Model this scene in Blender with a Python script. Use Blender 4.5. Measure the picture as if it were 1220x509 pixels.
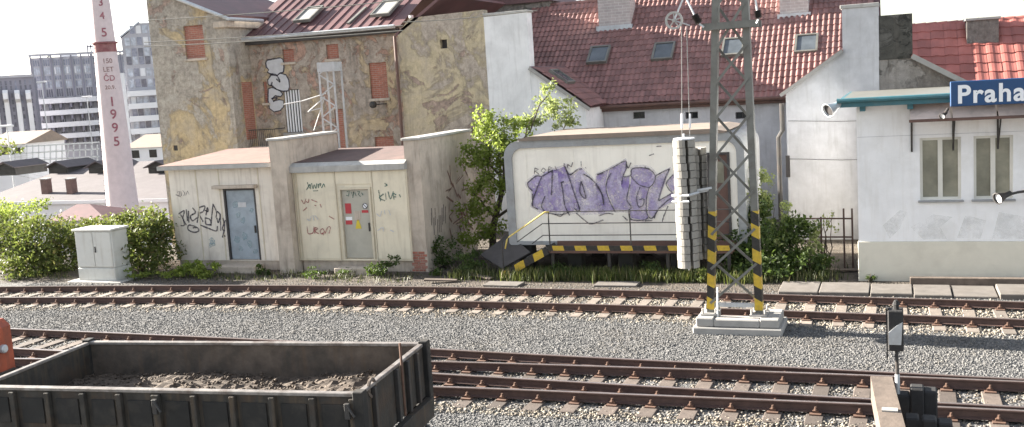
import bpy, bmesh, math, random
import numpy as np
from mathutils import Vector, Matrix
from mathutils.geometry import tessellate_polygon

for o in list(bpy.data.objects):
    bpy.data.objects.remove(o)
scene = bpy.context.scene
col = scene.collection
R_ = math.radians
random.seed(7)
rng = np.random.default_rng(11)

# ------------------------------------------------------------------ camera
CAM = np.array([0.0, 0.0, 5.2])
FPX, CPX, CPY = 1200.0, 610.0, 254.0
_p, _r, _y = R_(7.35), R_(-3.61), R_(-21.12)
VF = np.array([math.sin(_y) * math.cos(_p), math.cos(_y) * math.cos(_p), -math.sin(_p)])
_R0 = np.array([math.cos(_y), -math.sin(_y), 0.0])
_U0 = np.cross(_R0, VF)
VR = math.cos(_r) * _R0 + math.sin(_r) * _U0
VU = -math.sin(_r) * _R0 + math.cos(_r) * _U0
cd = bpy.data.cameras.new('camera')
cam = bpy.data.objects.new('camera', cd)
col.objects.link(cam)
cd.sensor_width = 36.0
cd.lens = 36.0 * FPX / 1220.0
cd.clip_start = 0.1
cd.clip_end = 8000.0
cam.matrix_world = Matrix(((VR[0], VU[0], -VF[0], CAM[0]), (VR[1], VU[1], -VF[1], CAM[1]),
                           (VR[2], VU[2], -VF[2], CAM[2]), (0, 0, 0, 1)))
scene.camera = cam

# ------------------------------------------------------------------ light
SUN_EL, SUN_AZ = R_(19.5), R_(-84.8)
w = bpy.data.worlds.new('World')
scene.world = w
w.use_nodes = True
nt = w.node_tree
sky = nt.nodes.new('ShaderNodeTexSky')
sky.sky_type = 'NISHITA'
sky.sun_disc = False
sky.sun_elevation = SUN_EL
sky.sun_rotation = SUN_AZ % (2 * math.pi)
sky.air_density = 1.0
sky.dust_density = 1.0
sky.ozone_density = 1.0
bg = nt.nodes['Background']
bg.inputs['Strength'].default_value = 0.055
hs = nt.nodes.new('ShaderNodeHueSaturation')          # thin white haze: a paler sky
hs.inputs['Saturation'].default_value = 0.45
hs.inputs['Value'].default_value = 1.0
nt.links.new(sky.outputs[0], hs.inputs['Color'])
nt.links.new(hs.outputs[0], bg.inputs['Color'])
sd = bpy.data.lights.new('sun', 'SUN')
sd.energy = 5.0
sd.angle = R_(0.5)
sd.color = (1.0, 0.93, 0.82)
sun = bpy.data.objects.new('sun', sd)
col.objects.link(sun)
_sv = Vector((math.sin(SUN_AZ) * math.cos(SUN_EL), math.cos(SUN_AZ) * math.cos(SUN_EL), math.sin(SUN_EL)))
sun.rotation_euler = _sv.to_track_quat('Z', 'Y').to_euler()
sun.location = (-20, 0, 30)
scene.view_settings.view_transform = 'Standard'
scene.view_settings.look = 'None'
scene.view_settings.exposure = 2.6
scene.view_settings.gamma = 1.0
scene.render.engine = 'CYCLES'

# ------------------------------------------------------------------ survey helpers
def ray(x, y):
    return VF + VR * (x - CPX) / FPX - VU * (y - CPY) / FPX
def atz(x, y, z):
    d = ray(x, y)
    return CAM + d * ((z - CAM[2]) / d[2])
def aty(x, y, Y):
    d = ray(x, y)
    return CAM + d * (Y / d[1])
def atx(x, y, X):
    d = ray(x, y)
    return CAM + d * (X / d[0])

# ------------------------------------------------------------------ mesh builder
class MB:
    def __init__(s):
        s.v = []; s.f = []; s.m = []; s.cur = 0
    def mat(s, i):
        s.cur = i; return s
    def add(s, vs, fs):
        b = len(s.v)
        s.v += [tuple(map(float, p)) for p in vs]
        for f in fs:
            s.f.append(tuple(b + i for i in f)); s.m.append(s.cur)
        return s
    def box(s, x0, x1, y0, y1, z0, z1):
        return s.add([(x0, y0, z0), (x1, y0, z0), (x1, y1, z0), (x0, y1, z0), (x0, y0, z1), (x1, y0, z1), (x1, y1, z1), (x0, y1, z1)],
                     [(0, 3, 2, 1), (4, 5, 6, 7), (0, 1, 5, 4), (1, 2, 6, 5), (2, 3, 7, 6), (3, 0, 4, 7)])
    def cbox(s, x0, x1, y0, y1, z0, z1, c=.01):
        """box with chamfered edges"""
        bm = bmesh.new()
        bmesh.ops.create_cube(bm, size=1)
        for v in bm.verts:
            v.co = Vector(((x0 + x1) / 2 + v.co.x * (x1 - x0), (y0 + y1) / 2 + v.co.y * (y1 - y0), (z0 + z1) / 2 + v.co.z * (z1 - z0)))
        bmesh.ops.bevel(bm, geom=list(bm.edges), offset=c, segments=1, affect='EDGES')
        bm.verts.index_update()
        s.add([v.co[:] for v in bm.verts], [[v.index for v in f.verts] for f in bm.faces])
        bm.free(); return s
    def bar(s, p, q, a, b, up=(0, 0, 1)):
        """rectangular bar from p to q, a wide (sideways), b high"""
        p = Vector(p); q = Vector(q); d = (q - p).normalized(); up = Vector(up)
        sd_ = d.cross(up)
        if sd_.length < 1e-4: sd_ = d.cross(Vector((1, 0, 0)))
        sd_.normalize(); u = sd_.cross(d).normalized()
        sd_ *= a / 2; u *= b / 2
        vs = [p - sd_ - u, p + sd_ - u, p + sd_ + u, p - sd_ + u, q - sd_ - u, q + sd_ - u, q + sd_ + u, q - sd_ + u]
        return s.add(vs, [(0, 1, 2, 3), (7, 6, 5, 4), (0, 4, 5, 1), (1, 5, 6, 2), (2, 6, 7, 3), (3, 7, 4, 0)])
    def tube(s, pts, r, n=8, r2=None, cap=True):
        pts = [Vector(p) for p in pts]
        k = len(pts); rings = []
        for i, p in enumerate(pts):
            d = (pts[min(i + 1, k - 1)] - pts[max(i - 1, 0)]).normalized()
            ref = Vector((0, 0, 1)) if abs(d.z) < .9 else Vector((1, 0, 0))
            a = d.cross(ref).normalized(); b = a.cross(d)
            rr = r if r2 is None else r + (r2 - r) * i / (k - 1)
            rings.append([p + (a * math.cos(t) + b * math.sin(t)) * rr for t in (2 * math.pi * j / n for j in range(n))])
        vs = [v for rg in rings for v in rg]; fs = []
        for i in range(k - 1):
            for j in range(n):
                fs.append((i * n + j, i * n + (j + 1) % n, (i + 1) * n + (j + 1) % n, (i + 1) * n + j))
        if cap:
            fs.append(tuple(range(n))[::-1]); fs.append(tuple((k - 1) * n + j for j in range(n)))
        return s.add(vs, fs)
    def lathe(s, prof, c=(0, 0, 0), n=20, axis='z'):
        vs = []; fs = []
        for (r, z) in prof:
            for j in range(n):
                t = 2 * math.pi * j / n
                a, b = r * math.cos(t), r * math.sin(t)
                if axis == 'z': vs.append((c[0] + a, c[1] + b, c[2] + z))
                elif axis == 'y': vs.append((c[0] + a, c[1] + z, c[2] + b))
                else: vs.append((c[0] + z, c[1] + a, c[2] + b))
        for i in range(len(prof) - 1):
            for j in range(n):
                fs.append((i * n + j, i * n + (j + 1) % n, (i + 1) * n + (j + 1) % n, (i + 1) * n + j))
        fs.append(tuple(range(n))[::-1]); fs.append(tuple((len(prof) - 1) * n + j for j in range(n)))
        return s.add(vs, fs)
    def prism_y(s, poly, y0, y1):
        """poly of (x,z) extruded from y0 (front) to y1"""
        n = len(poly)
        vs = [(x, y0, z) for x, z in poly] + [(x, y1, z) for x, z in poly]
        fs = [tuple(range(n)), tuple(range(2 * n - 1, n - 1, -1))]
        fs += [(i, i + n, (i + 1) % n + n, (i + 1) % n) for i in range(n)]
        return s.add(vs, fs)
    def prism_x(s, poly, x0, x1):
        n = len(poly)
        vs = [(x0, y, z) for y, z in poly] + [(x1, y, z) for y, z in poly]
        fs = [tuple(range(n))[::-1], tuple(range(n, 2 * n))]
        fs += [(i, (i + 1) % n, (i + 1) % n + n, i + n) for i in range(n)]
        return s.add(vs, fs)
    def prism_z(s, poly, z0, z1):
        n = len(poly)
        vs = [(x, y, z0) for x, y in poly] + [(x, y, z1) for x, y in poly]
        fs = [tuple(range(n))[::-1], tuple(range(n, 2 * n))]
        fs += [(i, (i + 1) % n, (i + 1) % n + n, i + n) for i in range(n)]
        return s.add(vs, fs)
    def wall(s, x0, x1, z0, z1, y, holes=(), depth=.25, back=True):
        """wall facing -Y with real openings and reveals"""
        xs = sorted({x0, x1, *[h[0] for h in holes], *[h[1] for h in holes]})
        zs = sorted({z0, z1, *[h[2] for h in holes], *[h[3] for h in holes]})
        for i in range(len(xs) - 1):
            for k in range(len(zs) - 1):
                cx, cz = (xs[i] + xs[i + 1]) / 2, (zs[k] + zs[k + 1]) / 2
                if any(h[0] < cx < h[1] and h[2] < cz < h[3] for h in holes): continue
                a, b, c, d = xs[i], xs[i + 1], zs[k], zs[k + 1]
                s.add([(a, y, c), (b, y, c), (b, y, d), (a, y, d)], [(0, 1, 2, 3)])
                if back: s.add([(a, y + depth, c), (b, y + depth, c), (b, y + depth, d), (a, y + depth, d)], [(3, 2, 1, 0)])
        def rim(a, b, c, d, inn):
            vs = [(a, y, c), (b, y, c), (b, y, d), (a, y, d)] + [(p, y + depth, q) for p, q in ((a, c), (b, c), (b, d), (a, d))]
            fs = [(0, 1, 5, 4), (1, 2, 6, 5), (2, 3, 7, 6), (3, 0, 4, 7)]
            s.add(vs, [f[::-1] if not inn else f for f in fs])
        rim(x0, x1, z0, z1, False)
        for h in holes: rim(*h, True)
        return s
    def build(s, name, mats, parent=None, org=(0, 0, 0), smooth=False, loc=None):
        me = bpy.data.meshes.new(name)
        o3 = Vector(org)
        me.from_pydata([(v[0] - o3[0], v[1] - o3[1], v[2] - o3[2]) for v in s.v], [], s.f)
        if not isinstance(mats, (list, tuple)): mats = [mats]
        for m in mats: me.materials.append(m)
        if len(mats) > 1: me.polygons.foreach_set('material_index', s.m)
        if smooth: me.polygons.foreach_set('use_smooth', [True] * len(me.polygons))
        me.update()
        o = bpy.data.objects.new(name, me)
        col.objects.link(o)
        if parent is not None: o.parent = parent
        if loc is not None: o.location = loc
        return o

def tag(o, label, cat, group=None):
    o['label'] = label; o['category'] = cat
    if group: o['group'] = group
    return o
class Thing:
    """an Empty at the base of a thing; parts are given in world coordinates"""
    def __init__(s, name, label, cat, loc, group=None, kind=None, rotz=0):
        s.o = bpy.data.objects.new(name, None); col.objects.link(s.o)
        s.o.location = loc; s.org = tuple(loc); s.o.rotation_euler = (0, 0, rotz)
        s.o.empty_display_size = .3
        if kind: s.o['kind'] = kind
        else: tag(s.o, label, cat, group)
    def part(s, name, mb, mats, smooth=False, sub=None, label=None, stuff=False):
        o = mb.build(name, mats, sub if sub is not None else s.o, s.org, smooth)
        if label: o['label'] = label
        if stuff: o['kind'] = 'stuff'
        return o
    def copies(s, name, mesh, locs, sub=None):
        for l in locs:
            o = bpy.data.objects.new(name, mesh); col.objects.link(o)
            o.parent = sub or s.o
            o.location = (l[0] - s.org[0], l[1] - s.org[1], l[2] - s.org[2])
            if len(l) > 3: o.rotation_euler = (0, 0, l[3])

def np_mesh(name, verts, tris, mats, parent=None, org=(0, 0, 0)):
    me = bpy.data.meshes.new(name)
    verts = np.asarray(verts, np.float32) - np.asarray(org, np.float32)
    k = tris.shape[1]
    me.vertices.add(len(verts)); me.vertices.foreach_set('co', verts.ravel())
    me.loops.add(tris.size); me.loops.foreach_set('vertex_index', tris.astype(np.int32).ravel())
    me.polygons.add(len(tris))
    me.polygons.foreach_set('loop_start', np.arange(0, tris.size, k, dtype=np.int32))
    me.polygons.foreach_set('loop_total', np.full(len(tris), k, np.int32))
    for m in (mats if isinstance(mats, (list, tuple)) else [mats]): me.materials.append(m)
    me.update(calc_edges=True); me.validate()
    o = bpy.data.objects.new(name, me); col.objects.link(o)
    if parent is not None: o.parent = parent
    return o

# ------------------------------------------------------------------ materials
class NT:
    def __init__(s, name):
        s.m = bpy.data.materials.new(name); s.m.use_nodes = True
        s.t = s.m.node_tree; s.b = s.t.nodes['Principled BSDF']
        s.g = s.n('ShaderNodeNewGeometry')
    def n(s, k, **kw):
        x = s.t.nodes.new(k)
        for a, b in kw.items(): setattr(x, a, b)
        return x
    def l(s, a, b): s.t.links.new(a, b)
    def noise(s, scale, detail=4, rough=.6, dist=0, vec=None, stretch=None):
        x = s.n('ShaderNodeTexNoise'); x.inputs['Scale'].default_value = scale
        x.inputs['Detail'].default_value = detail; x.inputs['Roughness'].default_value = rough
        x.inputs['Distortion'].default_value = dist
        v = vec or s.g.outputs['Position']
        if stretch:
            mp = s.n('ShaderNodeMapping'); mp.inputs['Scale'].default_value = stretch
            s.l(v, mp.inputs['Vector']); v = mp.outputs[0]
        s.l(v, x.inputs['Vector']); return x.outputs[0]
    def ramp(s, fac, a, b, lo=0.0, hi=1.0):
        x = s.n('ShaderNodeMapRange'); x.inputs['From Min'].default_value = a; x.inputs['From Max'].default_value = b
        x.inputs['To Min'].default_value = lo; x.inputs['To Max'].default_value = hi
        s.l(fac, x.inputs['Value']); return x.outputs[0]
    def mix(s, fac, a, b, mode='MIX'):
        x = s.n('ShaderNodeMix'); x.data_type = 'RGBA'; x.blend_type = mode
        for sock, v in ((x.inputs[0], fac), (x.inputs[6], a), (x.inputs[7], b)):
            if hasattr(v, 'links') or hasattr(v, 'is_linked'): s.l(v, sock)
            elif isinstance(v, (int, float)): sock.default_value = v
            else: sock.default_value = (*v, 1)
        return x.outputs[2]
    def math(s, op, a, b=0.0):
        x = s.n('ShaderNodeMath'); x.operation = op
        for sock, v in ((x.inputs[0], a), (x.inputs[1], b)):
            if hasattr(v, 'is_linked'): s.l(v, sock)
            else: sock.default_value = v
        return x.outputs[0]
    def bump(s, h, strength=.3, dist=.01, normal=None):
        x = s.n('ShaderNodeBump'); x.inputs['Strength'].default_value = strength; x.inputs['Distance'].default_value = dist
        s.l(h, x.inputs['Height'])
        if normal: s.l(normal, x.inputs['Normal'])
        s.l(x.outputs[0], s.b.inputs['Normal']); return x.outputs[0]
    def done(s, colr, rough=.8, metal=0.0, spec=None):
        if hasattr(colr, 'is_linked'): s.l(colr, s.b.inputs['Base Color'])
        else: s.b.inputs['Base Color'].default_value = (*colr, 1)
        if hasattr(rough, 'is_linked'): s.l(rough, s.b.inputs['Roughness'])
        else: s.b.inputs['Roughness'].default_value = rough
        s.b.inputs['Metallic'].default_value = metal
        if spec is not None: s.b.inputs['Specular IOR Level'].default_value = spec
        return s.m

def sc(c, k): return tuple(min(1, x * k) for x in c)
def M(name, c, rough=.8, var=.18, scale=5.0, dirt=None, amt=.5, dscale=1.2, bump=.25, bscale=60, bdist=.004, metal=0.0, stretch=None, streak=None, island=0.0, spec=None, objrand=0.0):
    """general weathered surface: two noise scales of value change, optional second colour in patches, streaks, relief"""
    t = NT(name)
    n1 = t.noise(scale, 5)
    c1 = t.mix(t.ramp(n1, .3, .7), sc(c, 1 - var), sc(c, 1 + var))
    if island:
        c1 = t.mix(1.0, c1, t.mix(t.g.outputs['Random Per Island'], (1 - island,) * 3, (1 + island,) * 3), 'MULTIPLY')
    if objrand:
        oi = t.n('ShaderNodeObjectInfo')
        c1 = t.mix(1.0, c1, t.mix(oi.outputs['Random'], (1 - objrand,) * 3, (1 + objrand, 1 + objrand * .92, 1 + objrand * .85)), 'MULTIPLY')
    if dirt:
        n2 = t.noise(dscale, 6, .65, .4, stretch=stretch)
        c1 = t.mix(t.ramp(n2, .48, .68, 0, amt), c1, dirt)
    if streak:
        n3 = t.noise(9, 4, .6, stretch=(1, 1, .09))
        c1 = t.mix(t.ramp(n3, .52, .75, 0, streak[1]), c1, streak[0])
    if bump: t.bump(t.noise(bscale, 4), bump, bdist)
    return t.done(c1, rough, metal, spec)

def spray(name, c, c2, lo=.35, hi=1.0, scale=9.0):
    """spray paint: uneven coverage that lets the wall show through"""
    t = NT(name)
    n = t.noise(scale, 7, .7); n2 = t.noise(2.6, 4)
    t.done(t.mix(t.ramp(n2, .35, .68), c, c2), .75)
    cov = t.math('MINIMUM', t.math('ADD', t.ramp(n, .36, .6, lo, hi), 0.0), 1.0)
    t.l(cov, t.b.inputs['Alpha']); return t.m

def plaster_old(name, base, patch, raw, k1=.5, k2=.62, sc1=.55, seed=0.0, pale=None):
    """old render flaking off in patches, with bare masonry in the deepest ones, run-off streaks and lime bloom"""
    t = NT(name)
    mp = t.n('ShaderNodeMapping'); mp.inputs['Location'].default_value = (seed, seed * .7, seed * 1.3)
    t.l(t.g.outputs['Position'], mp.inputs['Vector']); v = mp.outputs[0]
    fine = t.noise(6, 8, .75, vec=v)
    grit = t.noise(28, 4, .7, vec=v)
    big = t.noise(sc1, 10, .66, .7, vec=v)
    big2 = t.noise(sc1 * 1.6, 9, .68, 1.2, vec=v)
    mid = t.noise(1.3, 7, .65, .5, vec=v)
    cb = t.mix(t.ramp(fine, .3, .7), sc(base, .66), sc(base, 1.22))
    cb = t.mix(t.ramp(mid, .46, .7, 0, .75), cb, sc(patch, .95))
    cp = t.mix(t.ramp(fine, .32, .68), sc(patch, .52), sc(patch, 1.25))
    cp = t.mix(t.ramp(mid, .55, .72, 0, .7), cp, pale or sc(patch, 1.5))
    cr = t.mix(t.ramp(fine, .35, .65), sc(raw, .55), sc(raw, 1.35))
    m1 = t.ramp(big, k1 - .012, k1 + .022); m2 = t.ramp(big2, k2, k2 + .035)
    c = t.mix(m1, cb, cp); c = t.mix(m2, c, cr)
    edge = t.math('MULTIPLY', t.ramp(big, k1 - .03, k1 - .008), t.math('SUBTRACT', 1.0, m1))
    c = t.mix(t.math('MULTIPLY', edge, .4), c, sc(base, .4))
    st = t.noise(5, 5, .65, vec=v, stretch=(1, 1, .05))
    c = t.mix(t.ramp(st, .52, .75, 0, .55), c, (.13, .115, .10))
    c = t.mix(t.ramp(grit, .3, .72, 0, .35), c, t.mix(.5, c, (.08, .07, .06)))
    h = t.math('ADD', t.math('MULTIPLY', m1, -1.0), t.math('MULTIPLY', m2, -1.2))
    h = t.math('ADD', h, t.math('MULTIPLY', fine, 1.1))
    t.bump(h, .8, .025)
    return t.done(c, .92)

def brickmat(name, c1, c2, mortar, sx=.25, sz=.075):
    t = NT(name)
    cx = t.n('ShaderNodeSeparateXYZ'); t.l(t.g.outputs['Position'], cx.inputs[0])
    cb = t.n('ShaderNodeCombineXYZ')
    t.l(t.math('ADD', cx.outputs[0], cx.outputs[1]), cb.inputs[0]); t.l(cx.outputs[2], cb.inputs[1])
    b = t.n('ShaderNodeTexBrick'); t.l(cb.outputs[0], b.inputs['Vector'])
    b.inputs['Scale'].default_value = 1.0
    b.inputs['Brick Width'].default_value = sx; b.inputs['Row Height'].default_value = sz
    b.inputs['Mortar Size'].default_value = .008; b.inputs['Mortar Smooth'].default_value = .1
    b.inputs['Color1'].default_value = (*c1, 1); b.inputs['Color2'].default_value = (*c2, 1); b.inputs['Mortar'].default_value = (*mortar, 1)
    n = t.noise(4, 5)
    c = t.mix(t.ramp(n, .4, .75, 0, .45), b.outputs[0], sc(c1, .5))
    t.bump(t.math('SUBTRACT', 1.0, b.outputs['Fac']), .5, .01)
    return t.done(c, .9)

def leafmat(name, c, c2, tr=.35, dead=None):
    t = NT(name)
    r = t.g.outputs['Random Per Island']
    n = t.noise(1.3, 3)
    cc = t.mix(r, sc(c, .65), c2)
    cc = t.mix(t.ramp(n, .35, .7, 0, .7), cc, sc(c, 1.15))
    if dead: cc = t.mix(t.ramp(r, .86, .9), cc, dead)
    t.done(cc, .55, spec=.3)
    tl = t.n('ShaderNodeBsdfTranslucent'); t.l(t.mix(.5, cc, (c2[0] * 1.5, c2[1] * 1.6, c2[2])), tl.inputs['Color'])
    mx = t.n('ShaderNodeMixShader'); mx.inputs[0].default_value = tr
    t.l(t.b.outputs[0], mx.inputs[1]); t.l(tl.outputs[0], mx.inputs[2])
    t.l(mx.outputs[0], t.t.nodes['Material Output'].inputs['Surface'])
    return t.m

def stripemat(name, period=.5, axis=2, slope=.5, off=0.0):
    """yellow and black hazard paint, worn"""
    t = NT(name)
    s_ = t.n('ShaderNodeSeparateXYZ'); t.l(t.g.outputs['Position'], s_.inputs[0])
    a = s_.outputs[axis]; b = s_.outputs[0 if axis == 2 else 2]
    u = t.math('ADD', t.math('ADD', a, t.math('MULTIPLY', b, slope)), off + 100.0)
    fr = t.math('FRACT', t.math('DIVIDE', u, period))
    st = t.math('GREATER_THAN', fr, .5)
    n = t.noise(14, 5)
    y = t.mix(t.ramp(n, .3, .75), (.62, .42, .03), (.40, .27, .04))
    k = t.mix(t.ramp(n, .3, .7), (.012, .012, .012), (.04, .035, .03))
    c = t.mix(st, y, k)
    c = t.mix(t.ramp(t.noise(23, 5), .64, .7, 0, .8), c, (.12, .07, .04))
    t.bump(t.noise(60, 3), .2, .003)
    return t.done(c, .55)

def glassmat(name, c, rough=.08):
    t = NT(name)
    n = t.noise(1.6, 4)
    return t.done(t.mix(t.ramp(n, .35, .7), sc(c, .7), sc(c, 1.25)), rough, 0, .6)

mt = {}
mt['plaster_white'] = M('plaster_white', (.76, .76, .76), .9, .05, 3, (.5, .5, .5), .5, .8, .25, 35, .006, streak=((.38, .37, .36), .35))
mt['plaster_shade'] = M('plaster_white_shaded', (.55, .55, .57), .9, .1, 3, (.40, .40, .41), .6, .7, .35, 25, .01, streak=((.3, .29, .28), .4))  # white plaster with its shade put into a greyer, bluish colour
mt['plaster_raw'] = plaster_old('plaster_raw', (.30, .28, .26), (.22, .20, .18), (.12, .115, .10), .5, .6, .9, 3.0)
mt['plaster_station'] = M('plaster_station', (.82, .82, .83), .88, .05, 2.5, (.66, .655, .64), .55, .9, .35, 30, .008, streak=((.62, .60, .57), .35))
mt['plinth'] = M('plinth_cream', (.66, .63, .54), .88, .05, 3, (.5, .47, .4), .5, 1.0, .2, 45, .004)
mt['yellow_old'] = plaster_old('yellow_render', (.55, .43, .26), (.43, .385, .33), (.40, .30, .25), .46, .585, .42, 0.0, (.54, .50, .45))
mt['yellow_mid'] = plaster_old('yellow_render_mid', (.52, .41, .27), (.42, .355, .30), (.43, .28, .22), .45, .54, .6, 9.0, (.56, .51, .45))
mt['yellow_right'] = plaster_old('yellow_render_right', (.56, .475, .32), (.46, .395, .33), (.38, .29, .24), .51, .60, .36, 21.3, (.52, .46, .39))
mt['brick_red'] = brickmat('brick_infill', (.40, .155, .11), (.31, .12, .085), (.38, .28, .23))
mt['brick_pale'] = brickmat('brick_chimney', (.50, .44, .42), (.42, .37, .36), (.6, .58, .56), .3, .11)
mt['tile_red'] = M('roof_tile_red', (.225, .115, .105), .6, .2, 1.5, (.13, .075, .07), .6, .8, .2, 50, .004, island=.2)
mt['tile_pink'] = M('roof_tile_pink', (.36, .12, .10), .6, .12, 1.5, (.22, .09, .08), .5, .8, .2, 50, .004, island=.15)
mt['sheet_red'] = M('roof_sheet_dull_red', (.14, .07, .072), .6, .15, 1.5, (.10, .06, .06), .6, .8, .2, 40, .004)
mt['roof_pink'] = M('roof_felt_pinkish', (.20, .115, .095), .85, .18, 3, (.13, .09, .08), .6, 1.1, .2, 60, .004)
mt['concrete'] = M('concrete', (.42, .41, .39), .9, .1, 4, (.27, .26, .24), .6, 1.5, .35, 40, .006, streak=((.22, .21, .19), .4))
mt['concrete_old'] = M('concrete_stained', (.50, .43, .36), .92, .13, 3, (.28, .23, .19), .7, 1.0, .4, 30, .01, streak=((.20, .17, .14), .6))
mt['concrete_pale'] = M('concrete_pale', (.31, .30, .285), .9, .08, 6, (.40, .38, .36), .5, 2.5, .3, 50, .005)
mt['weight'] = M('concrete_weight', (.26, .245, .22), .9, .1, 9, (.40, .38, .35), .5, 4, .3, 60, .004, island=.12)
mt['cream_panel'] = M('cream_panel', (.74, .68, .60), .7, .04, 3, (.50, .44, .38), .6, 1.0, .1, 40, .003, streak=((.44, .38, .32), .55))
mt['cream_metal'] = M('cream_painted_metal', (.72, .65, .51), .55, .03, 2, (.5, .45, .36), .4, 1.2, .08, 25, .004, streak=((.42, .35, .26), .4))
mt['cream_trim'] = M('cream_trim', (.60, .54, .42), .55, .05, 4, (.38, .32, .25), .5, 2)
mt['door_blue'] = M('door_blue_grey', (.33, .38, .43), .6, .12, 4, (.22, .25, .28), .7, 2.2, .15, 30, .004)
mt['door_beige'] = M('door_grey_beige', (.42, .40, .34), .55, .06, 3, (.3, .28, .24), .4, 2)
mt['frame_dark'] = M('frame_dark', (.05, .045, .045), .6, .2)
mt['cabin_white'] = M('cabin_panel_white', (.88, .84, .76), .6, .03, 2, (.70, .66, .59), .5, .8, .08, 30, .003, streak=((.60, .56, .5), .35))
mt['cabin_grey'] = M('cabin_frame_grey', (.30, .31, .32), .55, .12, 4, (.2, .19, .18), .6, 2)
mt['cabin_roof'] = M('cabin_roof', (.24, .19, .155), .85, .1, 3, (.16, .14, .12), .6, 1.5)
mt['brown_paint'] = M('brown_paint', (.13, .07, .055), .6, .15, 4, (.07, .045, .04), .6, 2)
mt['steel_grey'] = M('steel_painted_grey', (.16, .16, .145), .5, .12, 5, (.10, .085, .07), .6, 3, .15, 40, .003)
mt['steel_light'] = M('galvanised_steel', (.52, .54, .56), .45, .1, 8, (.35, .35, .36), .5, 4, metal=.3)
mt['iron_dark'] = M('iron_dark', (.035, .033, .032), .6, .2, 8, (.07, .045, .03), .5, 4)
mt['rail_rust'] = M('rail_rust', (.085, .050, .042), .75, .2, 8, (.06, .035, .03), .6, 3, .3, 60, .004)
mt['rail_head'] = M('rail_head', (.30, .26, .25), .35, .15, 8, (.18, .12, .10), .5, 2, .1, metal=.7)
mt['rust_plate'] = M('rust_plate', (.125, .07, .048), .85, .25, 14, (.10, .05, .035), .5, 6, .3, 80)
mt['sleeper'] = M('sleeper_wood', (.105, .084, .072), .9, .22, 6, (.075, .06, .052), .6, 2.5, .5, 30, .008, objrand=.35)
mt['sleeper_pale'] = M('sleeper_concrete', (.20, .17, .145), .9, .18, 6, (.13, .11, .095), .6, 2.5, .4, 30, .006, objrand=.25)
mt['wood_pale'] = M('weathered_timber', (.135, .105, .085), .9, .25, 5, (.075, .058, .047), .7, 2, .6, 22, .008, stretch=(1, .2, 1))
mt['wood_black'] = M('tarred_timber', (.022, .021, .022), .85, .25, 6, (.05, .045, .04), .5, 3, .5, 30, .01)
mt['wagon_out'] = M('wagon_outside', (.036, .032, .027), .8, .4, 6, (.065, .04, .025), .7, 1.9, .5, 25, .01, streak=((.11, .075, .042), .8))
mt['wagon_in'] = M('wagon_inside', (.105, .083, .066), .85, .35, 4, (.035, .033, .03), .8, 1.3, .5, 18, .012, streak=((.12, .08, .05), .6))
mt['wagon_panel'] = M('wagon_panel', (.016, .015, .014), .8, .25, 6, (.06, .05, .04), .5, 3)
mt['wagon_rim'] = M('wagon_worn_rim', (.24, .22, .205), .5, .3, 9, (.10, .07, .055), .8, 4, metal=.3)
mt['rubble'] = M('rubble_dirt', (.078, .059, .045), .95, .45, 12, (.15, .12, .095), .7, 4, .6, 60, .01)
mt['orange'] = M('orange_paint', (.33, .07, .03), .55, .2, 4, (.18, .05, .03), .7, 3, streak=((.10, .04, .03), .5))
mt['teal'] = M('teal_paint', (.045, .15, .18), .55, .15, 4, (.09, .16, .17), .6, 3)
mt['sign_blue'] = M('sign_blue', (.008, .055, .16), .35, .05, 3, bump=0)
mt['sign_white'] = M('sign_white', (.80, .81, .83), .4, .02, 3, bump=0)
mt['awning'] = M('awning_sheet', (.68, .56, .50), .6, .1, 3, (.30, .24, .22), .5, 2)
mt['window_frame'] = M('window_frame_cream', (.68, .66, .60), .5, .04, 6, bump=0)
mt['glass_olive'] = glassmat('window_glass_curtain_sheen', (.27, .26, .20), .15)  # olive base colour stands in for curtains and the reflection on the panes
mt['glass_dark'] = glassmat('glass_dark', (.03, .033, .035), .06)
mt['glass_sky'] = glassmat('glass_sky', (.10, .115, .13), .05)
mt['cabinet'] = M('cabinet_plastic', (.58, .585, .555), .5, .05, 3, (.42, .41, .37), .6, 1.5, .08, 60, .002, streak=((.40, .38, .33), .5))
mt['chimney'] = M('chimney_pink_white', (.66, .56, .565), .85, .07, 2, (.55, .47, .48), .4, .6, .2, 20, .01)
mt['maroon'] = M('maroon_paint', (.30, .09, .12), .7, .2, 3, (.5, .36, .36), .5, 2)
mt['band_brown'] = M('chimney_band', (.26, .10, .11), .8, .2, 2, (.36, .22, .2), .6, 1.5)
mt['slab'] = M('paving_slab', (.145, .13, .118), .92, .18, 4, (.12, .105, .09), .6, 1.8, .35, 30, .006)
mt['brick_dull'] = M('dull_brick', (.16, .10, .085), .9, .25, 3, (.10, .075, .07), .6, 2)
mt['office_grey'] = M('office_panel_grey', (.20, .20, .23), .6, .12, .3, bump=0)
mt['office_white'] = M('office_ledge_white', (.72, .72, .74), .7, .05, .3, bump=0)
mt['depot_roof'] = M('depot_roof', (.115, .10, .105), .85, .15, .8, (.08, .07, .075), .6, .4, .2, 12, .02)
mt['depot_dark'] = M('depot_dark', (.05, .048, .045), .8, .2, 1)
mt['paint_black'] = spray('spray_black', (.03, .028, .04), (.07, .06, .09), .45, .95, 14)
mt['paint_purple'] = spray('spray_purple', (.25, .18, .45), (.60, .54, .70), .2, .92, 5)
mt['paint_purple_pale'] = spray('spray_purple_pale', (.66, .61, .74), (.34, .27, .52), .15, .85, 5)
mt['paint_haze'] = spray('spray_overspray', (.50, .44, .62), (.56, .5, .64), .0, .35, 7)
mt['paint_red'] = spray('spray_red', (.28, .06, .07), (.38, .14, .13), .3, .9, 14)
mt['paint_green'] = spray('spray_green', (.04, .12, .10), (.09, .18, .15), .35, .92, 14)
mt['paint_blue'] = spray('spray_pale_blue', (.30, .42, .46), (.40, .48, .5), .0, .7, 16)
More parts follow.
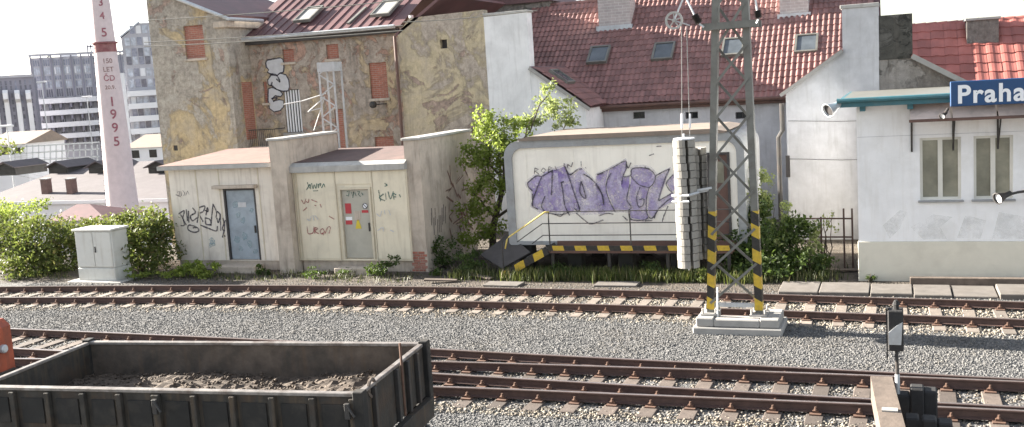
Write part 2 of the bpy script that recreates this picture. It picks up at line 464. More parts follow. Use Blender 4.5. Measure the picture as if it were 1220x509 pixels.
mt['paint_silver'] = M('spray_silver', (.52, .52, .54), .6, .1, 5, bump=0)
mt['paint_brownred'] = spray('spray_brown_red', (.20, .09, .075), (.28, .15, .12), .3, .9, 9)
mt['sticker_yellow'] = M('sticker_yellow', (.62, .48, .04), .5, .05, 9, bump=0)
mt['sticker_red'] = M('sticker_red', (.45, .04, .05), .5, .08, 9, bump=0)
mt['mast_white'] = M('pale_grey_paint', (.42, .43, .44), .6, .1, 6, (.3, .29, .28), .5, 4)
mt['stripe_leg'] = stripemat('hazard_stripe_leg', .50, 2, .55, .05)
mt['stripe_edge'] = stripemat('hazard_stripe_edge', .62, 0, .25, .12)
mt['yellow_rail'] = M('yellow_handrail', (.58, .45, .12), .55, .12, 6)
mt['leaf_hedge'] = leafmat('leaf_hedge', (.072, .102, .026), (.155, .18, .055), .35, (.16, .13, .06))
mt['leaf_light'] = leafmat('leaf_light', (.145, .20, .035), (.27, .32, .09), .45)
mt['leaf_pale'] = leafmat('leaf_pale', (.20, .24, .09), (.34, .38, .18), .4)
mt['leaf_dark'] = leafmat('leaf_dark', (.045, .075, .02), (.09, .13, .035), .3)
mt['grass'] = leafmat('grass_blade', (.085, .12, .03), (.17, .19, .06), .3, (.30, .25, .12))
mt['grass_dark'] = leafmat('scrub_blade', (.05, .068, .022), (.10, .11, .045), .2, (.20, .17, .10))
mt['bark'] = M('bark', (.10, .08, .06), .9, .25, 12, bump=.5, bscale=40, bdist=.01)

# ------------------------------------------------------------------ ground
def gravel_ground():
    t = NT('gravel_ground')
    v = t.n('ShaderNodeTexVoronoi'); v.inputs['Scale'].default_value = 24; t.l(t.g.outputs['Position'], v.inputs['Vector'])
    s_ = t.n('ShaderNodeSeparateColor'); t.l(v.outputs['Color'], s_.inputs[0])
    c = t.mix(s_.outputs[0], (.06, .06, .063), (.17, .165, .16))
    dirt = t.mix(t.ramp(t.noise(5, 6), .3, .7), (.055, .045, .036), (.12, .098, .078))
    sp = t.n('ShaderNodeSeparateXYZ'); t.l(t.g.outputs['Position'], sp.inputs[0])
    yy = t.math('ADD', sp.outputs[1], t.math('MULTIPLY', t.noise(1.1, 5), 1.2))
    c = t.mix(t.ramp(yy, 23.75, 24.25), c, dirt)
    t.bump(v.outputs['Distance'], 1.0, .03)
    return t.done(c, .95)
mt['ground'] = gravel_ground()
def ground_z(x, y):
    # railway shelf, falling to the depot yard beyond the hedge on the left
    s1 = min(1, max(0, (y - 27) / 22.0)); s2 = min(1, max(0, (-24 - x) / 8.0))
    s1 = s1 * s1 * (3 - 2 * s1); s2 = s2 * s2 * (3 - 2 * s2)
    return -9.0 * s1 * max(s2, 0.0 if y < 60 else min(1, (y - 60) / 30))
xs = [-3500, -1500, -700, -350, -200, -140, -100, -80, -60, -50, -44, -38, -34, -32, -30, -28, -26, -24, -20, -10, 0, 10, 30, 80, 300, 1000, 3500]
ys = [-300, -50, 0, 10, 20, 25, 27, 29, 31, 33, 36, 39, 42, 45, 49, 55, 60, 70, 80, 90, 110, 150, 250, 500, 1000, 2500, 5000]
gv = [(x, y, ground_z(x, y)) for y in ys for x in xs]
nx = len(xs)
gf = [(j * nx + i, j * nx + i + 1, (j + 1) * nx + i + 1, (j + 1) * nx + i) for j in range(len(ys) - 1) for i in range(nx - 1)]
g = MB().add(gv, gf).build('ground', mt['ground'])
g['kind'] = 'structure'

# ------------------------------------------------------------------ tracks
def smooth_line(pts, step=.5):
    """Catmull-Rom through (x,y) points"""
    P = [np.array(p, float) for p in pts]
    P = [2 * P[0] - P[1]] + P + [2 * P[-1] - P[-2]]
    out = []
    for i in range(1, len(P) - 2):
        n = max(2, int(np.linalg.norm(P[i + 1] - P[i]) / step))
        for k in range(n):
            t = k / n
            a, b, c, d = P[i - 1], P[i], P[i + 1], P[i + 2]
            out.append(.5 * (2 * b + (c - a) * t + (2 * a - 5 * b + 4 * c - d) * t * t + (3 * b - a - 3 * c + d) * t ** 3))
    out.append(P[-2]); return out
RAILP = [(-.065, 0), (.065, 0), (.065, .012), (.012, .03), (.012, .105), (.034, .118), (.036, .143), (.028, .15), (-.028, .15), (-.036, .143), (-.034, .118), (-.012, .105), (-.012, .03), (-.065, .012)]
def rail_part(th, line, z=.045):
    mb = MB(); k = len(RAILP); vs = []
    for i, p in enumerate(line):
        d = line[min(i + 1, len(line) - 1)] - line[max(i - 1, 0)]; d = d / np.linalg.norm(d)
        nrm = np.array([-d[1], d[0]])
        for (a, b) in RAILP: vs.append((p[0] + nrm[0] * a, p[1] + nrm[1] * a, z + b))
    b0 = len(mb.v); mb.v += vs
    for i in range(len(line) - 1):
        for j in range(k):
            mb.f.append((i * k + j, i * k + (j + 1) % k, (i + 1) * k + (j + 1) % k, (i + 1) * k + j))
            mb.m.append(1 if j == 7 else 0)
    mb.f.append(tuple(range(k))); mb.m.append(0)
    mb.f.append(tuple((len(line) - 1) * k + j for j in range(k))[::-1]); mb.m.append(0)
    return th.part('rail', mb, [mt['rail_rust'], mt['rail_head']])
def yat(line, x):
    for a, b in zip(line[:-1], line[1:]):
        if a[0] <= x <= b[0]: return a[1] + (b[1] - a[1]) * (x - a[0]) / max(1e-6, b[0] - a[0])
    return None
def sleeper_mesh(L, name, m, w=.25):
    me = MB().cbox(-w / 2, w / 2, -L / 2, L / 2, -.14, .0, .012).build(name, m)
    d = me.data; bpy.data.objects.remove(me); return d
def fastening(mb, x, y, z=.045, big=True):
    mb.box(x - .085, x + .085, y - .17, y + .17, z - .018, z + .006)
    for s_ in (-1, 1):
        mb.box(x - .045, x + .045, y + s_ * .075 - .03, y + s_ * .075 + .03, z + .006, z + .04)
        mb.tube([(x, y + s_ * .085, z + .03), (x, y + s_ * .085, z + .095)], .017, 6)
        mb.tube([(x, y + s_ * .085, z + .04), (x, y + s_ * .085, z + .06)], .03, 6)

X0, X1 = -27.5, 5.5
far_a = smooth_line([(-30, 21.35), (-24.8, 21.95), (-20, 22.4), (-15.98, 22.68), (-11.46, 22.78), (-7.8, 22.76), (-4.53, 22.66), (-1.9, 22.47), (2.37, 22.18), (8, 21.6)])
far_b = smooth_line([(-30, 19.87), (-24.8, 20.46), (-20, 20.9), (-15.98, 21.17), (-11.46, 21.27), (-7.8, 21.25), (-4.53, 21.15), (-1.9, 20.97), (2.37, 20.68), (8, 20.1)])
rA = smooth_line([(-30, 17.6), (-19.7, 17.52), (-13.3, 17.42), (-8.57, 17.2), (-4.34, 17.02), (-.93, 16.90), (1.8, 16.80), (8, 16.66)])
rC = smooth_line([(-30, 16.1), (-19.7, 16.01), (-13.3, 15.91), (-8.57, 15.69), (-4.0, 15.54), (-.9, 15.45), (1.7, 15.42), (5, 15.40)])
rB = smooth_line([(-24, 14.6), (-17, 15.3), (-12, 15.92), (-8.2, 16.36), (-4.2, 16.54), (-.9, 16.64), (1.8, 16.66), (4.6, 16.68)])
rD = smooth_line([(-24, 13.1), (-17, 13.8), (-12, 14.42), (-7.5, 14.92), (-3.9, 15.07), (-.85, 15.18), (1.63, 15.25), (8, 15.2)])

trk = Thing('railway_track', '', '', (-11, 21.8, 0), kind='structure')
rail_part(trk, far_a); rail_part(trk, far_b)
sm = sleeper_mesh(2.45, 'sleeper', mt['sleeper_pale'], .24)
locs = []; fb = MB()
x = -27.6
while x < 5.5:
    ya, yb = yat(far_a, x), yat(far_b, x)
    locs.append((x + random.uniform(-.02, .02), (ya + yb) / 2 + random.uniform(-.05, .05), .03 + random.uniform(-.006, .004), random.uniform(-.02, .02)))
    fastening(fb, x, ya); fastening(fb, x, yb); x += .615
trk.copies('sleeper', sm, locs)
trk.part('fastening', fb, mt['rust_plate'], stuff=True)

trn = Thing('railway_turnout', '', '', (-8, 16.3, 0), kind='structure')
for ln in (rA, rC, rB, rD): rail_part(trn, ln)
locs = []; fb = MB(); x = -23.5
smA = sleeper_mesh(1, 'sleeper', mt['sleeper'], .26)
while x < 5.6:
    ylo, yhi = yat(rD, x), yat(rA, x)
    if ylo is None: ylo = yat(rC, x)
    ly = ylo - .5 + random.uniform(-.06, .06); hy = yhi + .45 + random.uniform(-.05, .05)
    o = bpy.data.objects.new('sleeper', smA); col.objects.link(o); o.parent = trn.o
    o.location = (x + 8, (ly + hy) / 2 - 16.3, .03 + random.uniform(-.005, .004)); o.scale = (1, hy - ly, 1)
    o.rotation_euler = (0, 0, random.uniform(-.012, .012))
    for ln in (rA, rB, rC, rD):
        yv = yat(ln, x)
        if yv is not None: fastening(fb, x, yv)
    x += .62
trn.part('fastening', fb, mt['rust_plate'], stuff=True)
rd = MB()
rd.tube([(3.0, 14.6, .09), (3.0, 17.3, .09)], .02, 6); rd.tube([(3.6, 14.6, .09), (3.6, 17.3, .09)], .02, 6)
trn.part('switch_rod', rd, mt['iron_dark'])

# siding with the wagon, ending at the buffer stop
WS = math.tan(R_(6.2)); WC = (-9.08, 11.26)
sid = Thing('railway_siding', '', '', (WC[0], WC[1], 0), kind='structure')
def sidy(x): return WC[1] + (x - WC[0]) * WS
for s_ in (-.75, .75):
    rail_part(sid, [np.array((x, sidy(x) + s_)) for x in np.linspace(-22, .2, 40)])
x = -21.8; locs = []; fb = MB()
while x < .2:
    locs.append((x, sidy(x), .03, R_(6.2)))
    fastening(fb, x, sidy(x) - .75); fastening(fb, x, sidy(x) + .75); x += .64
sid.copies('sleeper', sleeper_mesh(2.4, 'sleeper', mt['sleeper'], .26), locs)
sid.part('fastening', fb, mt['rust_plate'], stuff=True)

# ballast: loose stones lying over the ground
def stonemat(name, a, b):
    t = NT(name)
    r = t.g.outputs['Random Per Island']
    c = t.mix(r, a, b)
    c = t.mix(t.ramp(t.noise(.7, 5), .42, .68, 0, .6), c, t.mix(r, sc(a, .8), (b[0] * .98, b[1] * .86, b[2] * .72)))
    c = t.mix(t.ramp(t.noise(.5, 6, .7, .6, stretch=(.6, 1.6, 1)), .54, .72, 0, .6), c, t.mix(.55, c, (.045, .035, .028)))   # oil and rust dust in drifts
    return t.done(c, .9)
def stones(name, n, xr, yr, size, m, zf=lambda x, y: 0.0, accept=None, flat=.75):
    k = int(n)
    X = rng.uniform(*xr, k); Y = rng.uniform(*yr, k)
    if accept is not None:
        a = accept(X, Y); X, Y = X[a], Y[a]; k = len(X)
    S = rng.uniform(size[0], size[1], k) * .5
    base = np.array([(1, 0, 0), (-.9, .25, 0), (0, 1, .1), (-.1, -1, -.1), (.15, .1, 1), (0, 0, -1)], float)
    tri = np.array([(0, 2, 4), (2, 1, 4), (1, 3, 4), (3, 0, 4), (2, 0, 5), (1, 2, 5), (3, 1, 5), (0, 3, 5)])
    V = base[None] * rng.uniform(.65, 1.3, (k, 6, 1)) + rng.uniform(-.22, .22, (k, 6, 3))
    V[:, :, 2] *= flat
    an = rng.uniform(0, 6.28, k); c_, s_ = np.cos(an)[:, None], np.sin(an)[:, None]
    tl = rng.uniform(-.7, .7, k)[:, None]
    vx, vy, vz = V[:, :, 0].copy(), V[:, :, 1].copy(), V[:, :, 2].copy()
    vx, vz = vx * np.cos(tl) - vz * np.sin(tl), vx * np.sin(tl) + vz * np.cos(tl)
    P = np.stack([vx * c_ - vy * s_, vx * s_ + vy * c_, vz], 2) * S[:, None, None]
    P[:, :, 0] += X[:, None]; P[:, :, 1] += Y[:, None]; P[:, :, 2] += (zf(X, Y) + rng.uniform(-.1, .45, k) * S)[:, None]
    T = (tri[None] + (np.arange(k) * 6)[:, None, None]).reshape(-1, 3)
    o = np_mesh(name, P.reshape(-1, 3), T, m); return o
def inview(X, Y):
    u = X * VR[0] + Y * VR[1]; d = X * VF[0] + Y * VF[1] + 5.2 * .128
    return np.abs(u / d) < .56
mt['stone_grey'] = stonemat('stone_grey', (.075, .077, .08), (.19, .188, .182))
mt['stone_mixed'] = stonemat('stone_mixed', (.045, .04, .036), (.25, .225, .19))
mt['stone_pale'] = stonemat('stone_pale', (.075, .065, .056), (.33, .295, .24))
far_x = np.array([p[0] for p in far_a]); far_y = np.array([p[1] for p in far_a]) - .75
def near_far(X, Y): return np.abs(Y - np.interp(X, far_x, far_y))
dx = np.array([p[0] for p in rD]); dy = np.array([p[1] for p in rD])
ax_ = np.array([p[0] for p in rA]); ay_ = np.array([p[1] for p in rA])
def in_near(X, Y): return (Y > np.interp(X, dx, dy) - .35) & (Y < np.interp(X, ax_, ay_) + .35)
b1 = stones('ballast', 62000, (-28, 5), (19.9, 24.2), (.035, .085), mt['stone_pale'], accept=lambda X, Y: inview(X, Y) & (near_far(X, Y) < 1.25 + .5 * rng.random(len(X)) ** 2), zf=lambda X, Y: -.008)
b2 = stones('gravel', 210000, (-25, 5), (12.5, 24.3), (.018, .05), mt['stone_grey'], accept=lambda X, Y: inview(X, Y) & (near_far(X, Y) > 1.15) & ~in_near(X, Y) & (Y < 23.2 + 1.2 * rng.random(len(X)) ** 3) & (Y > 16.6 - 4.5 * (X > -8)))
b3 = stones('ballast', 46000, (-24, 5), (13.0, 18.0), (.03, .08), mt['stone_mixed'], accept=lambda X, Y: inview(X, Y) & in_near(X, Y), zf=lambda X, Y: -.008)
b4 = stones('ballast', 9000, (-9, 4), (14.0, 15.3), (.03, .08), mt['stone_pale'], accept=lambda X, Y: inview(X, Y) & ~in_near(X, Y) & (Y > np.interp(X, dx, dy) - .75))
for o, lb in ((b1, 'pale rusty ballast stones under the far track'), (b2, 'fine grey gravel between the tracks'), (b3, 'pale ballast stones between the turnout rails'), (b4, 'ballast stones along the nearest rail')):
    o['kind'] = 'stuff'; o['label'] = lb; o['category'] = 'gravel'

# ------------------------------------------------------------------ wall paint helpers (spray strokes lie a few mm proud of the wall)
class Paint:
    def __init__(s, Y, k=0.0): s.Y = Y; s.off = .004 + k
    def pt(s, x, y): return aty(x, y, s.Y)
    def stroke(s, mb, pts, wd):
        s.off += .0007
        P = [np.array((p[0], p[2])) for p in (s.pt(*q) for q in pts)]
        L, Rr = [], []
        for i, p in enumerate(P):
            d = P[min(i + 1, len(P) - 1)] - P[max(i - 1, 0)]; n = np.linalg.norm(d)
            d = d / n if n > 1e-9 else np.array((1, 0)); nn = np.array((-d[1], d[0])) * wd / 2 * random.uniform(.75, 1.25)
            L.append(p + nn); Rr.append(p - nn)
        y = s.Y - s.off; vs = []
        for a, b in zip(L, Rr): vs += [(a[0], y, a[1]), (b[0], y, b[1])]
        mb.add(vs, [(2 * i, 2 * i + 1, 2 * i + 3, 2 * i + 2) for i in range(len(P) - 1)])
    def fill(s, mb, pts):
        s.off += .0007
        P = [s.pt(*q) for q in pts]; y = s.Y - s.off
        V_ = [Vector((p[0], p[2], 0)) for p in P]
        T_ = tessellate_polygon([V_])
        out_ = []
        for a, b, c in T_:
            ar = (V_[b] - V_[a]).cross(V_[c] - V_[a]).z
            if abs(ar) > 1e-9: out_.append((a, b, c) if ar > 0 else (a, c, b))
        mb.add([(p[0], y, p[2]) for p in P], out_)
def zmap(x0, y0, k): return lambda L: [(x0 + a * k, y0 + b * k) for a, b in L]
def curve_pts(L, n=4):
    return [tuple(p) for p in smooth_line(L, max(.4, .9))] if len(L) > 2 else L

def text_part(th, name, body, x, y, z, size, m, sub=None, bold=.0, rotx=90, rotz=0, align='LEFT', ext=.004, shear=0):
    cu = bpy.data.curves.new(name, 'FONT'); cu.body = body; cu.size = size; cu.extrude = ext; cu.offset = bold; cu.align_x = align; cu.shear = shear; cu.space_character = 1.12
    ob = bpy.data.objects.new(name, cu); col.objects.link(ob)
    me = bpy.data.meshes.new_from_object(ob); bpy.data.objects.remove(ob)
    me.materials.clear(); me.materials.append(m)
    o = bpy.data.objects.new(name, me); col.objects.link(o)
    o.parent = sub or th.o
    o.location = (x - th.org[0], y - th.org[1], z - th.org[2]); o.rotation_euler = (R_(rotx), 0, R_(rotz))
    return o

def P3(x, y, Y): 
    p = aty(x, y, Y); return float(p[0]), float(p[2])

# ------------------------------------------------------------------ utility hut (left)
hy = 25.7; _k = 25.7 / 26.5
def hX(x): return x * _k
def hZ(z): return 5.2 - (5.2 - z) * _k
hx0, hx1, hz0, hz1 = hX(-22.08), -17.31, hZ(.14), hZ(3.12)
hut = Thing('utility_hut', 'cream panel utility hut with flat pinkish roof and blue-grey door, left of the taller shed', 'hut', ((hx0 + hx1) / 2, hy, 0))
hd = (hX(-20.02), hX(-18.82), hZ(.16), hZ(2.45))
mb = MB().wall(hx0, hx1, hz0, hz1, hy, [hd], .12)
mb.box(hx0, hx0 + .12, hy + .121, hy + 3.2, hz0, hz1).box(hx0 + .121, hx1, hy + 3.08, hy + 3.2, hz0, hz1)
hut.part('wall', mb, mt['cream_panel'])
for xx in map(hX, (-21.02, -20.14, -18.66)):
    hut.part('panel_joint', MB().box(xx - .018, xx + .018, hy - .012, hy - .002, hz0 + .02, hz1 - .03), mt['cream_trim'])
mb = MB().add([(hx0 - .18, hy - .3, hz1), (hx1 + .05, hy - .3, hz1), (hx1 + .05, hy + 3.4, hz1 + .12), (hx0 - .18, hy + 3.4, hz1 + .12),
               (hx0 - .18, hy - .3, hz1 + .13), (hx1 + .05, hy - .3, hz1 + .13), (hx1 + .05, hy + 3.4, hz1 + .38), (hx0 - .18, hy + 3.4, hz1 + .38)],
              [(0, 3, 2, 1), (0, 1, 5, 4), (1, 2, 6, 5), (2, 3, 7, 6), (3, 0, 4, 7)])
rf = hut.part('roof', mb, mt['concrete'])
mb = MB().add([(hx0 - .16, hy - .28, hz1 + .138), (hx1 + .03, hy - .28, hz1 + .138), (hx1 + .03, hy + 3.38, hz1 + .386), (hx0 - .16, hy + 3.38, hz1 + .386)], [(0, 1, 2, 3)])
hut.part('roof_felt', mb, mt['roof_pink'], sub=rf)
mb = MB().cbox(hd[0] + .06, hd[1] - .06, hy + .05, hy + .09, hd[2] + .02, hd[3] - .06, .006)
dr = hut.part('door', mb, mt['door_blue'])
hut.part('door_handle', MB().box(hd[1] - .16, hd[1] - .12, hy + .01, hy + .049, 1.15, 1.38), mt['iron_dark'], sub=dr)
hut.part('door_plate', MB().box(-18.95, -18.65, hy + .04, hy + .049, 1.95, 2.1), mt['paint_silver'], sub=dr)
mb = MB().box(hd[0], hd[0] + .055, hy - .01, hy + .11, hd[2], hd[3]).box(hd[1] - .055, hd[1], hy - .01, hy + .11, hd[2], hd[3]).box(hd[0] + .056, hd[1] - .056, hy - .01, hy + .11, hd[3] - .05, hd[3])
hut.part('door_frame', mb, mt['frame_dark'])
hut.part('lintel', MB().cbox(hd[0] - .28, hd[1] + .12, hy - .2, hy - .003, hd[3] + .02, hd[3] + .12, .01), mt['concrete_old'])
hut.part('foundation', MB().box(hx0 + .06, hx1, hy + .04, hy + 3.1, -.3, hz0 - .002), mt['concrete_old'])
hut.part('doorstep', MB().cbox(hd[0] - .1, hd[1] + .1, hy - .55, hy - .02, -.1, .2, .015), mt['concrete_old'])
z3 = zmap(200, 200, .1965); pt = Paint(hy); mb = MB()
for L in ([(65, 278), (100, 258), (92, 300), (100, 345), (78, 348)], [(78, 280), (112, 345)], [(112, 250), (120, 320)], [(125, 258), (128, 330)], [(150, 240), (168, 268), (138, 290), (150, 318), (178, 300)],
          [(190, 235), (185, 285), (178, 330)], [(190, 238), (225, 230), (215, 262), (192, 278), (215, 325)], [(225, 255), (245, 262), (240, 240), (232, 285)], [(225, 300), (255, 310), (262, 340), (232, 338), (228, 305)],
          [(275, 215), (268, 280), (262, 350)], [(275, 218), (296, 265), (292, 300)], [(300, 260), (318, 285), (306, 330), (298, 300)], [(318, 275), (322, 380)], [(335, 300), (345, 360), (332, 420)], [(350, 315), (332, 365), (345, 380)], [(345, 405), (348, 416)],
          [(175, 355), (130, 345), (125, 372), (160, 388), (188, 380), (180, 360), (152, 362)], [(200, 345), (250, 365), (295, 380), (302, 350)]):
    pt.stroke(mb, curve_pts(z3(L)), .045)
for L in ([(60, 145), (75, 140), (68, 172)], [(82, 140), (84, 168)], [(92, 135), (105, 150), (98, 168)], [(110, 165), (122, 138), (132, 160)], [(50, 160), (80, 172)]):
    pt.stroke(mb, z3(L), .02)
hut.part('graffiti', mb, mt['paint_black'], label='black spray tags on the cream wall', stuff=True)
mb = MB()
for cx, cy, r in ((270, 440, 16), (262, 465, 12), (282, 460, 10)):
    pt.fill(mb, z3([(cx + r * math.cos(a) * random.uniform(.7, 1.3), cy + 1.5 * r * math.sin(a) * random.uniform(.7, 1.2)) for a in np.linspace(0, 5.7, 9)]))
hut.part('paint_patch', mb, mt['paint_blue'], stuff=True)
pd_ = Paint(hy + .05); mb = MB()
for cx, cy, r in ((281, 243, 4), (284, 256, 3), (290, 262, 3.5), (283, 285, 4.5), (292, 281, 4), (298, 290, 4), (300, 250, 2.5), (287, 296, 3), (304, 299, 3)):
    pd_.fill(mb, [(cx + r * math.cos(a) * random.uniform(.6, 1.3), cy + r * math.sin(a) * random.uniform(.7, 1.6)) for a in np.linspace(0, 5.6, 9)])
hut.part('paint_smear', mb, mt['paint_blue'], sub=dr, stuff=True)

# ------------------------------------------------------------------ two concrete fin walls
def fin_wall(x0, x1, y0, y1, h, label, name='fin_wall'):
    t = Thing(name, label, 'wall', ((x0 + x1) / 2, (y0 + y1) / 2, 0), 'concrete fin walls beside the shed')
    nseg = 14; mb = MB()
    mb.box(x0, x1, y0, y1, -.3, h)
    t.part('wall', mb, mt['concrete_old'])
    t.part('coping', MB().cbox(x0 - .05, x1 + .06, y0 - .05, y1 + .05, h + .002, h + .08, .015), mt['concrete'])
    return t
f1 = fin_wall(-17.3, -16.78, 25.25, 28.3, 3.96, 'tall beige concrete fin wall between the cream hut and the shed')
f2 = fin_wall(-13.05, -12.56, 25.6, 29.3, 3.78, 'grey concrete fin wall with bare bricks at its foot, right of the shed')
mb = MB()
for k in range(7):
    for j in range(2):
        mb.cbox(-13.06 + j * .22 + (.07 if k % 2 else 0), -13.06 + j * .22 + .2 + (.07 if k % 2 else 0), 25.585, 25.65, .02 + k * .085, .095 + k * .085, .006)
f2.part('brick', mb, mt['brick_red'], stuff=True)
# graffiti on the right-hand face of the second fin
mb = MB(); mbk = MB()
for k in range(42):
    yy, zz = random.uniform(27.2, 28.9), random.uniform(.5, 2.6); a = random.uniform(0, 3.1); L = random.uniform(.1, .3)
    xx = -12.552 + k * .0004
    dy_, dz_ = math.cos(a) * L, math.sin(a) * L; wd = .05
    mb.add([(xx, yy - dy_, zz - dz_), (xx, yy - dy_ + wd, zz - dz_ + wd), (xx, yy + dy_ + wd, zz + dz_ + wd), (xx, yy + dy_, zz + dz_)], [(0, 1, 2, 3)])
for k in range(9):
    yy, zz = 26.0 + k * .12, random.uniform(.9, 1.3)
    mbk.add([(-12.55, yy, zz), (-12.55, yy + .035, zz), (-12.55, yy + .1, zz + .5), (-12.55, yy + .06, zz + .5)], [(0, 1, 2, 3)])
f2.part('graffiti', mb, mt['paint_brownred'], label='tangle of brown-red spray paint', stuff=True)
f2.part('graffiti', mbk, mt['paint_black'], label='black spray marks', stuff=True)

# ------------------------------------------------------------------ metal shed between the fins
sy = 25.55
shx = lambda px, py=260: float(aty(px, py, sy)[0])
sx0, sx1 = shx(353), shx(488)
shed = Thing('metal_shed', 'cream metal kiosk with three panels and grey-beige door with warning stickers, between concrete fins', 'shed', ((sx0 + sx1) / 2, sy, 0))
d0, d1 = shx(408, 270), shx(444, 270); dz1 = float(aty(424, 224, sy)[2]); sz0 = float(aty(425, 310, sy)[2]); sz1 = float(aty(425, 203, sy)[2])
sd_ = (d0, d1, sz0 + .05, dz1)
mb = MB().wall(sx0, sx1, sz0, sz1, sy, [sd_], .08)
mb.box(sx1 - .05, sx1, sy + .081, sy + 2.6, sz0, sz1)
shed.part('wall', mb, mt['cream_metal'])
for a, b in ((sx0 + .16, d0 - .14), (d1 + .12, sx1 - .03)):
    shed.part('panel', MB().cbox(a, b, sy - .022, sy - .003, sz0 + .05, sz1 - .02, .006), mt['cream_metal'])
shed.part('panel', MB().cbox(d0 - .1, d1 + .08, sy - .022, sy - .003, dz1 + .12, sz1 - .02, .006), mt['cream_metal'])
for xx in (sx0 + .03, sx0 + .11, d0 - .12, d1 + .1):
    shed.part('trim', MB().box(xx - .015, xx + .015, sy - .035, sy - .002, sz0, sz1), mt['cream_trim'])
zr = float(aty(415, 192, sy)[2])
mb = MB().prism_x([(sy - .14, sz1 + .003), (sy + 3, sz1 + .003), (sy + 3, zr + .2), (sy + .05, zr), (sy - .14, zr - .1)], sx0 - .1, sx1 + .02)
rf = shed.part('roof', mb, mt['concrete'])
mb = MB().add([(sx0 - .08, sy + .06, zr + .008), (sx1 + .01, sy + .06, zr + .008), (sx1 + .01, sy + 3, zr + .21), (sx0 - .08, sy + 3, zr + .21)], [(0, 1, 2, 3)])
mt['roof_dull'] = M('roof_felt_dull', (.13, .085, .078), .85, .18, 3, (.09, .07, .065), .6, 1.2)
shed.part('roof_felt', mb, mt['roof_dull'], sub=rf)
dr = shed.part('door', MB().cbox(d0 + .05, d1 - .05, sy + .03, sy + .07, sd_[2] + .02, dz1 - .05, .006), mt['door_beige'])
shed.part('door_handle', MB().box(d1 - .14, d1 - .1, sy + .003, sy + .029, 1.2, 1.45), mt['iron_dark'], sub=dr)
mb = MB().box(d0 - .03, d0 + .035, sy - .04, sy + .06, sd_[2], dz1 + .03).box(d1 - .035, d1 + .03, sy - .04, sy + .06, sd_[2], dz1 + .03).box(d0 + .036, d1 - .036, sy - .04, sy + .06, dz1 - .03, dz1 + .03)
shed.part('door_frame', mb, mt['cream_trim'])
def sticker(px0, py0, px1, py1, m, name='warning_sticker', Y=sy + .03):
    a = aty(px0, py0, Y); b = aty(px1, py1, Y)
    return shed.part(name, MB().box(a[0], b[0], Y - .008, Y - .002, b[2], a[2]), mt[m], sub=dr)
sticker(411, 242, 419, 254, 'sticker_red'); sticker(412, 262, 420, 267, 'sticker_red'); sticker(412, 258, 420, 262, 'sign_white')
sticker(422, 251, 430, 262, 'concrete_old'); sticker(431, 250, 439, 253, 'sticker_red')
a = aty(435, 245, sy + .03)
shed.part('prohibition_sticker', MB().lathe([(.085, -.008), (.085, -.003)], a, 16, 'y'), mt['sign_white'], sub=dr)
mb = MB(); c = a
for k in range(16):
    t0, t1 = k * math.pi / 8, (k + 1) * math.pi / 8
    mb.add([(c[0] + r * math.cos(t), c[1] - .010, c[2] + r * math.sin(t)) for r, t in ((.09, t0), (.09, t1), (.065, t1), (.065, t0))], [(0, 1, 2, 3)])
mb.bar((c[0] - .05, c[1] - .011, c[2] + .05), (c[0] + .05, c[1] - .011, c[2] - .05), .02, .002, (0, 1, 0))
shed.part('prohibition_ring', mb, mt['paint_black'], sub=dr)
a = aty(427, 268, sy + .03)
shed.part('warning_sticker', MB().prism_y([(a[0] - .1, a[2] - .1), (a[0] + .1, a[2] - .1), (a[0] + .03, a[2] + .16), (a[0] - .03, a[2] + .16)], sy + .022, sy + .028), mt['sticker_yellow'], sub=dr)
shed.part('foundation', MB().box(sx0 + .05, sx1 - .02, sy + .1, sy + 2.6, -.3, sz0 - .003), mt['concrete_old'])
shed.part('doorstep', MB().cbox(d0 - .1, d1 + .1, sy - .5, sy - .02, -.1, .2, .015), mt['concrete_old'])
pt = Paint(sy, .022)
z4 = zmap(345, 195, .2063); z5 = zmap(400, 195, .2063)
def strokes(mat_, groups, wd, Y=None, name='graffiti', th=shed, p=pt, lab=None):
    mb = MB()
    for f_, Ls in groups:
        for L in Ls: p.stroke(mb, curve_pts(f_(L)), wd)
    return th.part(name, mb, mt[mat_], label=lab, stuff=True)
strokes('paint_green', [(z4, [[(105, 105), (118, 140)], [(100, 150), (120, 118), (125, 145)], [(130, 110), (138, 142), (145, 120), (155, 140), (160, 112)], [(168, 115), (170, 138)], [(170, 118), (184, 112), (178, 128)], [(188, 138), (200, 115), (208, 135)], [(140, 155), (168, 153)]]),
        (z5, [[(250, 150), (262, 215)], [(280, 172), (255, 195), (288, 212)], [(290, 165), (294, 205)], [(305, 158), (318, 200), (336, 158)], [(340, 205), (335, 170), (352, 178)], [(338, 188), (352, 190)], [(370, 175), (378, 192)], [(285, 110), (300, 122), (285, 128)]])], .035, lab='dark green spray tags')
strokes('paint_red', [(z4, [[(72, 205), (88, 228), (98, 200)], [(100, 215), (112, 222), (115, 200)], [(82, 270), (105, 250)], [(130, 205), (165, 220)], [(148, 238), (158, 240)], [(180, 230), (188, 250)], [(232, 300), (262, 318)], [(105, 360), (112, 400), (140, 395), (145, 360)], [(150, 365), (150, 400)], [(150, 365), (168, 372), (150, 385), (172, 402)], [(180, 385), (195, 372), (205, 392), (188, 402), (180, 385)], [(210, 400), (225, 365), (240, 365), (232, 400)], [(195, 395), (200, 410)]])], .03, lab='dark red spray scrawl')
strokes('paint_silver', [(z4, [[(105, 315), (120, 325), (130, 300)], [(140, 295), (145, 325)], [(150, 295), (170, 320)]]), (z5, [[(240, 285), (260, 300), (270, 270)], [(285, 265), (290, 290)], [(310, 265), (322, 295)], [(245, 385), (275, 365), (280, 388)], [(320, 380), (340, 390)]])], .025, lab='faint grey scrawl')
pdr = Paint(sy + .03, .01)
mb = MB()
